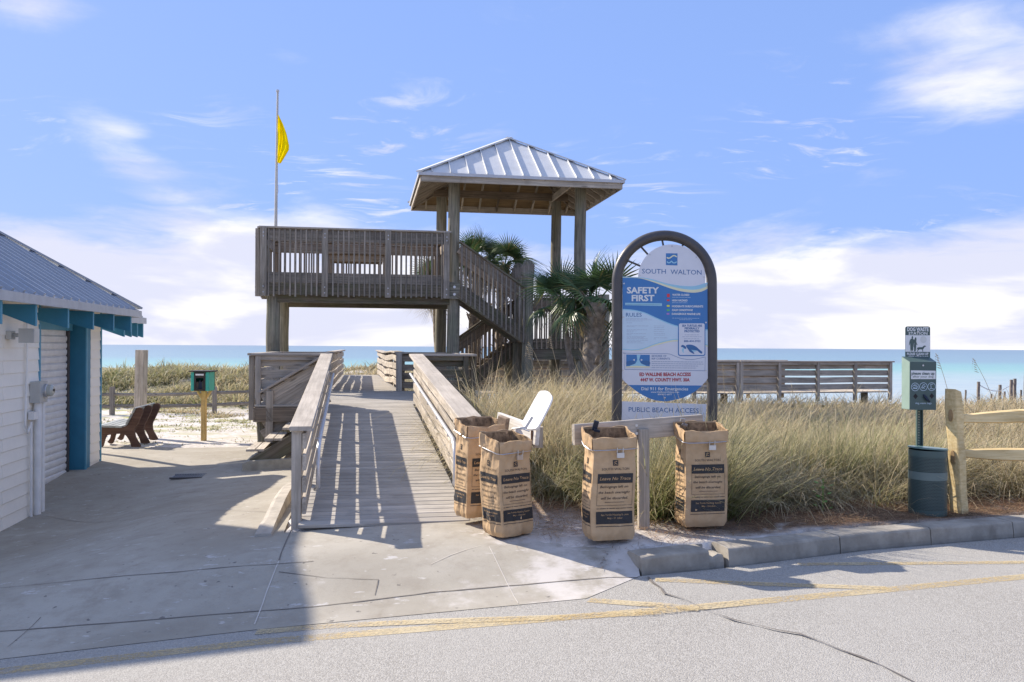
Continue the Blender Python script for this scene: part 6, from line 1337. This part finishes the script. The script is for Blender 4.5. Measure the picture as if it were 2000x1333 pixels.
# palms
PBARK = plain('palm_boot_fibre', (.27, .225, .175), .95, var=.4, scale=9, bmp=.8)
def frond_mesh(seed, Lp, Rf, droop, dead=0.0):
    rs = np.random.RandomState(seed); V = []; Fc = []; C = []
    def addq(pts, col):
        k = len(V); V.extend(pts); C.extend([col]*len(pts)); Fc.append(tuple(range(k, k+len(pts))))
    base = np.array([.07, .125, .05]); deadc = np.array([.42, .31, .15]); green = base*(1-dead)+deadc*dead
    # petiole along +X rising slightly
    for s in (-1, 1): addq([(0, .016*s, 0), (Lp, .009*s, 0), (Lp, 0, .012), (0, 0, .02)], tuple(base*1.4))
    n = 30
    for i in range(n):
        th = (i-(n-1)/2)/((n-1)/2)*R(112); L = Rf*(1-.30*abs(th/R(128))**2)*rs.uniform(.9, 1.06); d = np.array([math.cos(th), math.sin(th)]); p = np.array([-d[1], d[0]]); w0 = Rf*.028; g = green*rs.uniform(.7, 1.35)
        if rs.rand() < .12: g = g*.5+np.array([.30, .26, .10])*.5
        prev = None
        for k in range(6):
            t = k/5; r = L*t; dr = droop*(t**2.2)*L*(1.0+.6*abs(math.sin(th)))+rs.uniform(0, .3)*max(0, t-.6)*L; w = w0*(1.0+.9*min(t*2.2, 1))*(1 if t < .5 else max(0.02, 1-(t-.5)/.5))*.5 if t > 0 else .004
            up = .10*L*math.sin(math.pi*min(1, t*1.1))*math.cos(th)*.6
            c = np.array([Lp+d[0]*r, d[1]*r, up-dr]); a = (c[0]-p[0]*w, c[1]-p[1]*w, c[2]+.012*math.sin(i*3.14)); b = (c[0]+p[0]*w, c[1]+p[1]*w, c[2]-.004); m_ = (c[0], c[1], c[2]+w*.55)
            if prev: addq([prev[0], prev[2], m_, a], tuple(g)); addq([prev[2], prev[1], b, m_], tuple(g*.92))
            prev = (a, b, m_)
    me = bpy.data.meshes.new('frond'); me.from_pydata(V, [], Fc); ca = me.color_attributes.new('Col', 'FLOAT_COLOR', 'POINT'); ca.data.foreach_set('color', np.array([tuple(c)+(1,) for c in C], dtype=np.float32).ravel()); me.materials.append(PALMM); me.shade_smooth(); return me
FM_ = [frond_mesh(s, .42, .62, dr) for s, dr in ((1, .15), (2, .35), (3, .75), (4, .05))]; FMD = frond_mesh(9, .35, .55, 1.4, .8)
def palm(label, d, crown, base_px, nf=20, scale=1.0, trunk_r=.13, seed=0, boots=True, dead=3, base_z=None):
    rs = random.Random(seed); c = P(*crown, d); bs = P(base_px, 700, d); bz = g1(bs.x, d) if base_z is None else base_z; t = thing('palm_tree', label, 'palm tree', (bs.x, d, bz))
    b = Vector((bs.x, d, bz-.1)); pts = [b.lerp(c, k/8)+Vector((.03*math.sin(k), 0, 0)) for k in range(9)]; mb = MB(); mb.tube(pts, [trunk_r*(1.1-.2*k/8) for k in range(9)], 12); tr = mb.build('trunk', PBARK, t, smooth=True)
    if boots:
        n = int((c.z-bz)/.05)
        for k in range(n):
            f = (k+.5)/n; a = k*2.4; p = b.lerp(c, f); dd_ = Vector((math.cos(a), math.sin(a), 0)); s = Vector((-dd_.y, dd_.x, 0)); q0 = p+dd_*trunk_r*.75; q1 = p+dd_*(trunk_r+.13*rs.uniform(.5, 1.3))+VZ*.24*rs.uniform(.7, 1.3); mb = MB(); w = .05
            mb.add([q0-s*w, q0+s*w, q1+s*w*.55, q1-s*w*.55, q0-s*w+VZ*.05-dd_*.01, q0+s*w+VZ*.05-dd_*.01], [(0, 1, 2, 3), (3, 2, 5, 4), (0, 3, 4), (1, 5, 2)]); mb.build('boot', PBARK, tr)
    for k in range(nf):
        a = k*2.399+rs.uniform(-.3, .3); el = 86-128*(k/nf)**.95+rs.uniform(-10, 10); isd = k >= nf-dead
        me = FMD if isd else FM_[min(3, 0 if k < nf*.25 and False else rs.choice([0, 1, 3]) if k < nf*.5 else rs.choice([1, 2]))]
        M = Matrix.Translation(c+Vector((math.cos(a), math.sin(a), 0))*.04) @ Matrix.Rotation(a, 4, 'Z') @ Matrix.Rotation(-R(el), 4, 'Y') @ Matrix.Rotation(rs.uniform(-1.25, 1.25), 4, 'X') @ Matrix.Scale(scale*rs.uniform(.85, 1.1), 4)
        link('frond', me, None, t, M)
    return t
palm('fan palm right of the landing with fronds touching the arched sign', 16.2, (1162, 592), 1155, 15, 1.06, .19, 1, dead=1)
palm('fan palm left of the last gazebo post, fronds before the landing rail', 17.0, (1096, 590), 1140, 12, .90, .06, 5, boots=False, dead=1)
palm('taller fan palm showing above the stair rail, left of its neighbour', 22.2, (934, 512), 922, 18, .95, .16, 9)
palm('fan palm behind the stairs beside the capped pilings', 22.8, (984, 520), 975, 15, .90, .15, 13, dead=2)
palm('fan palm behind the platform whose fronds hang below the deck', 22.5, (852, 556), 868, 17, .92, .14, 17, boots=False)
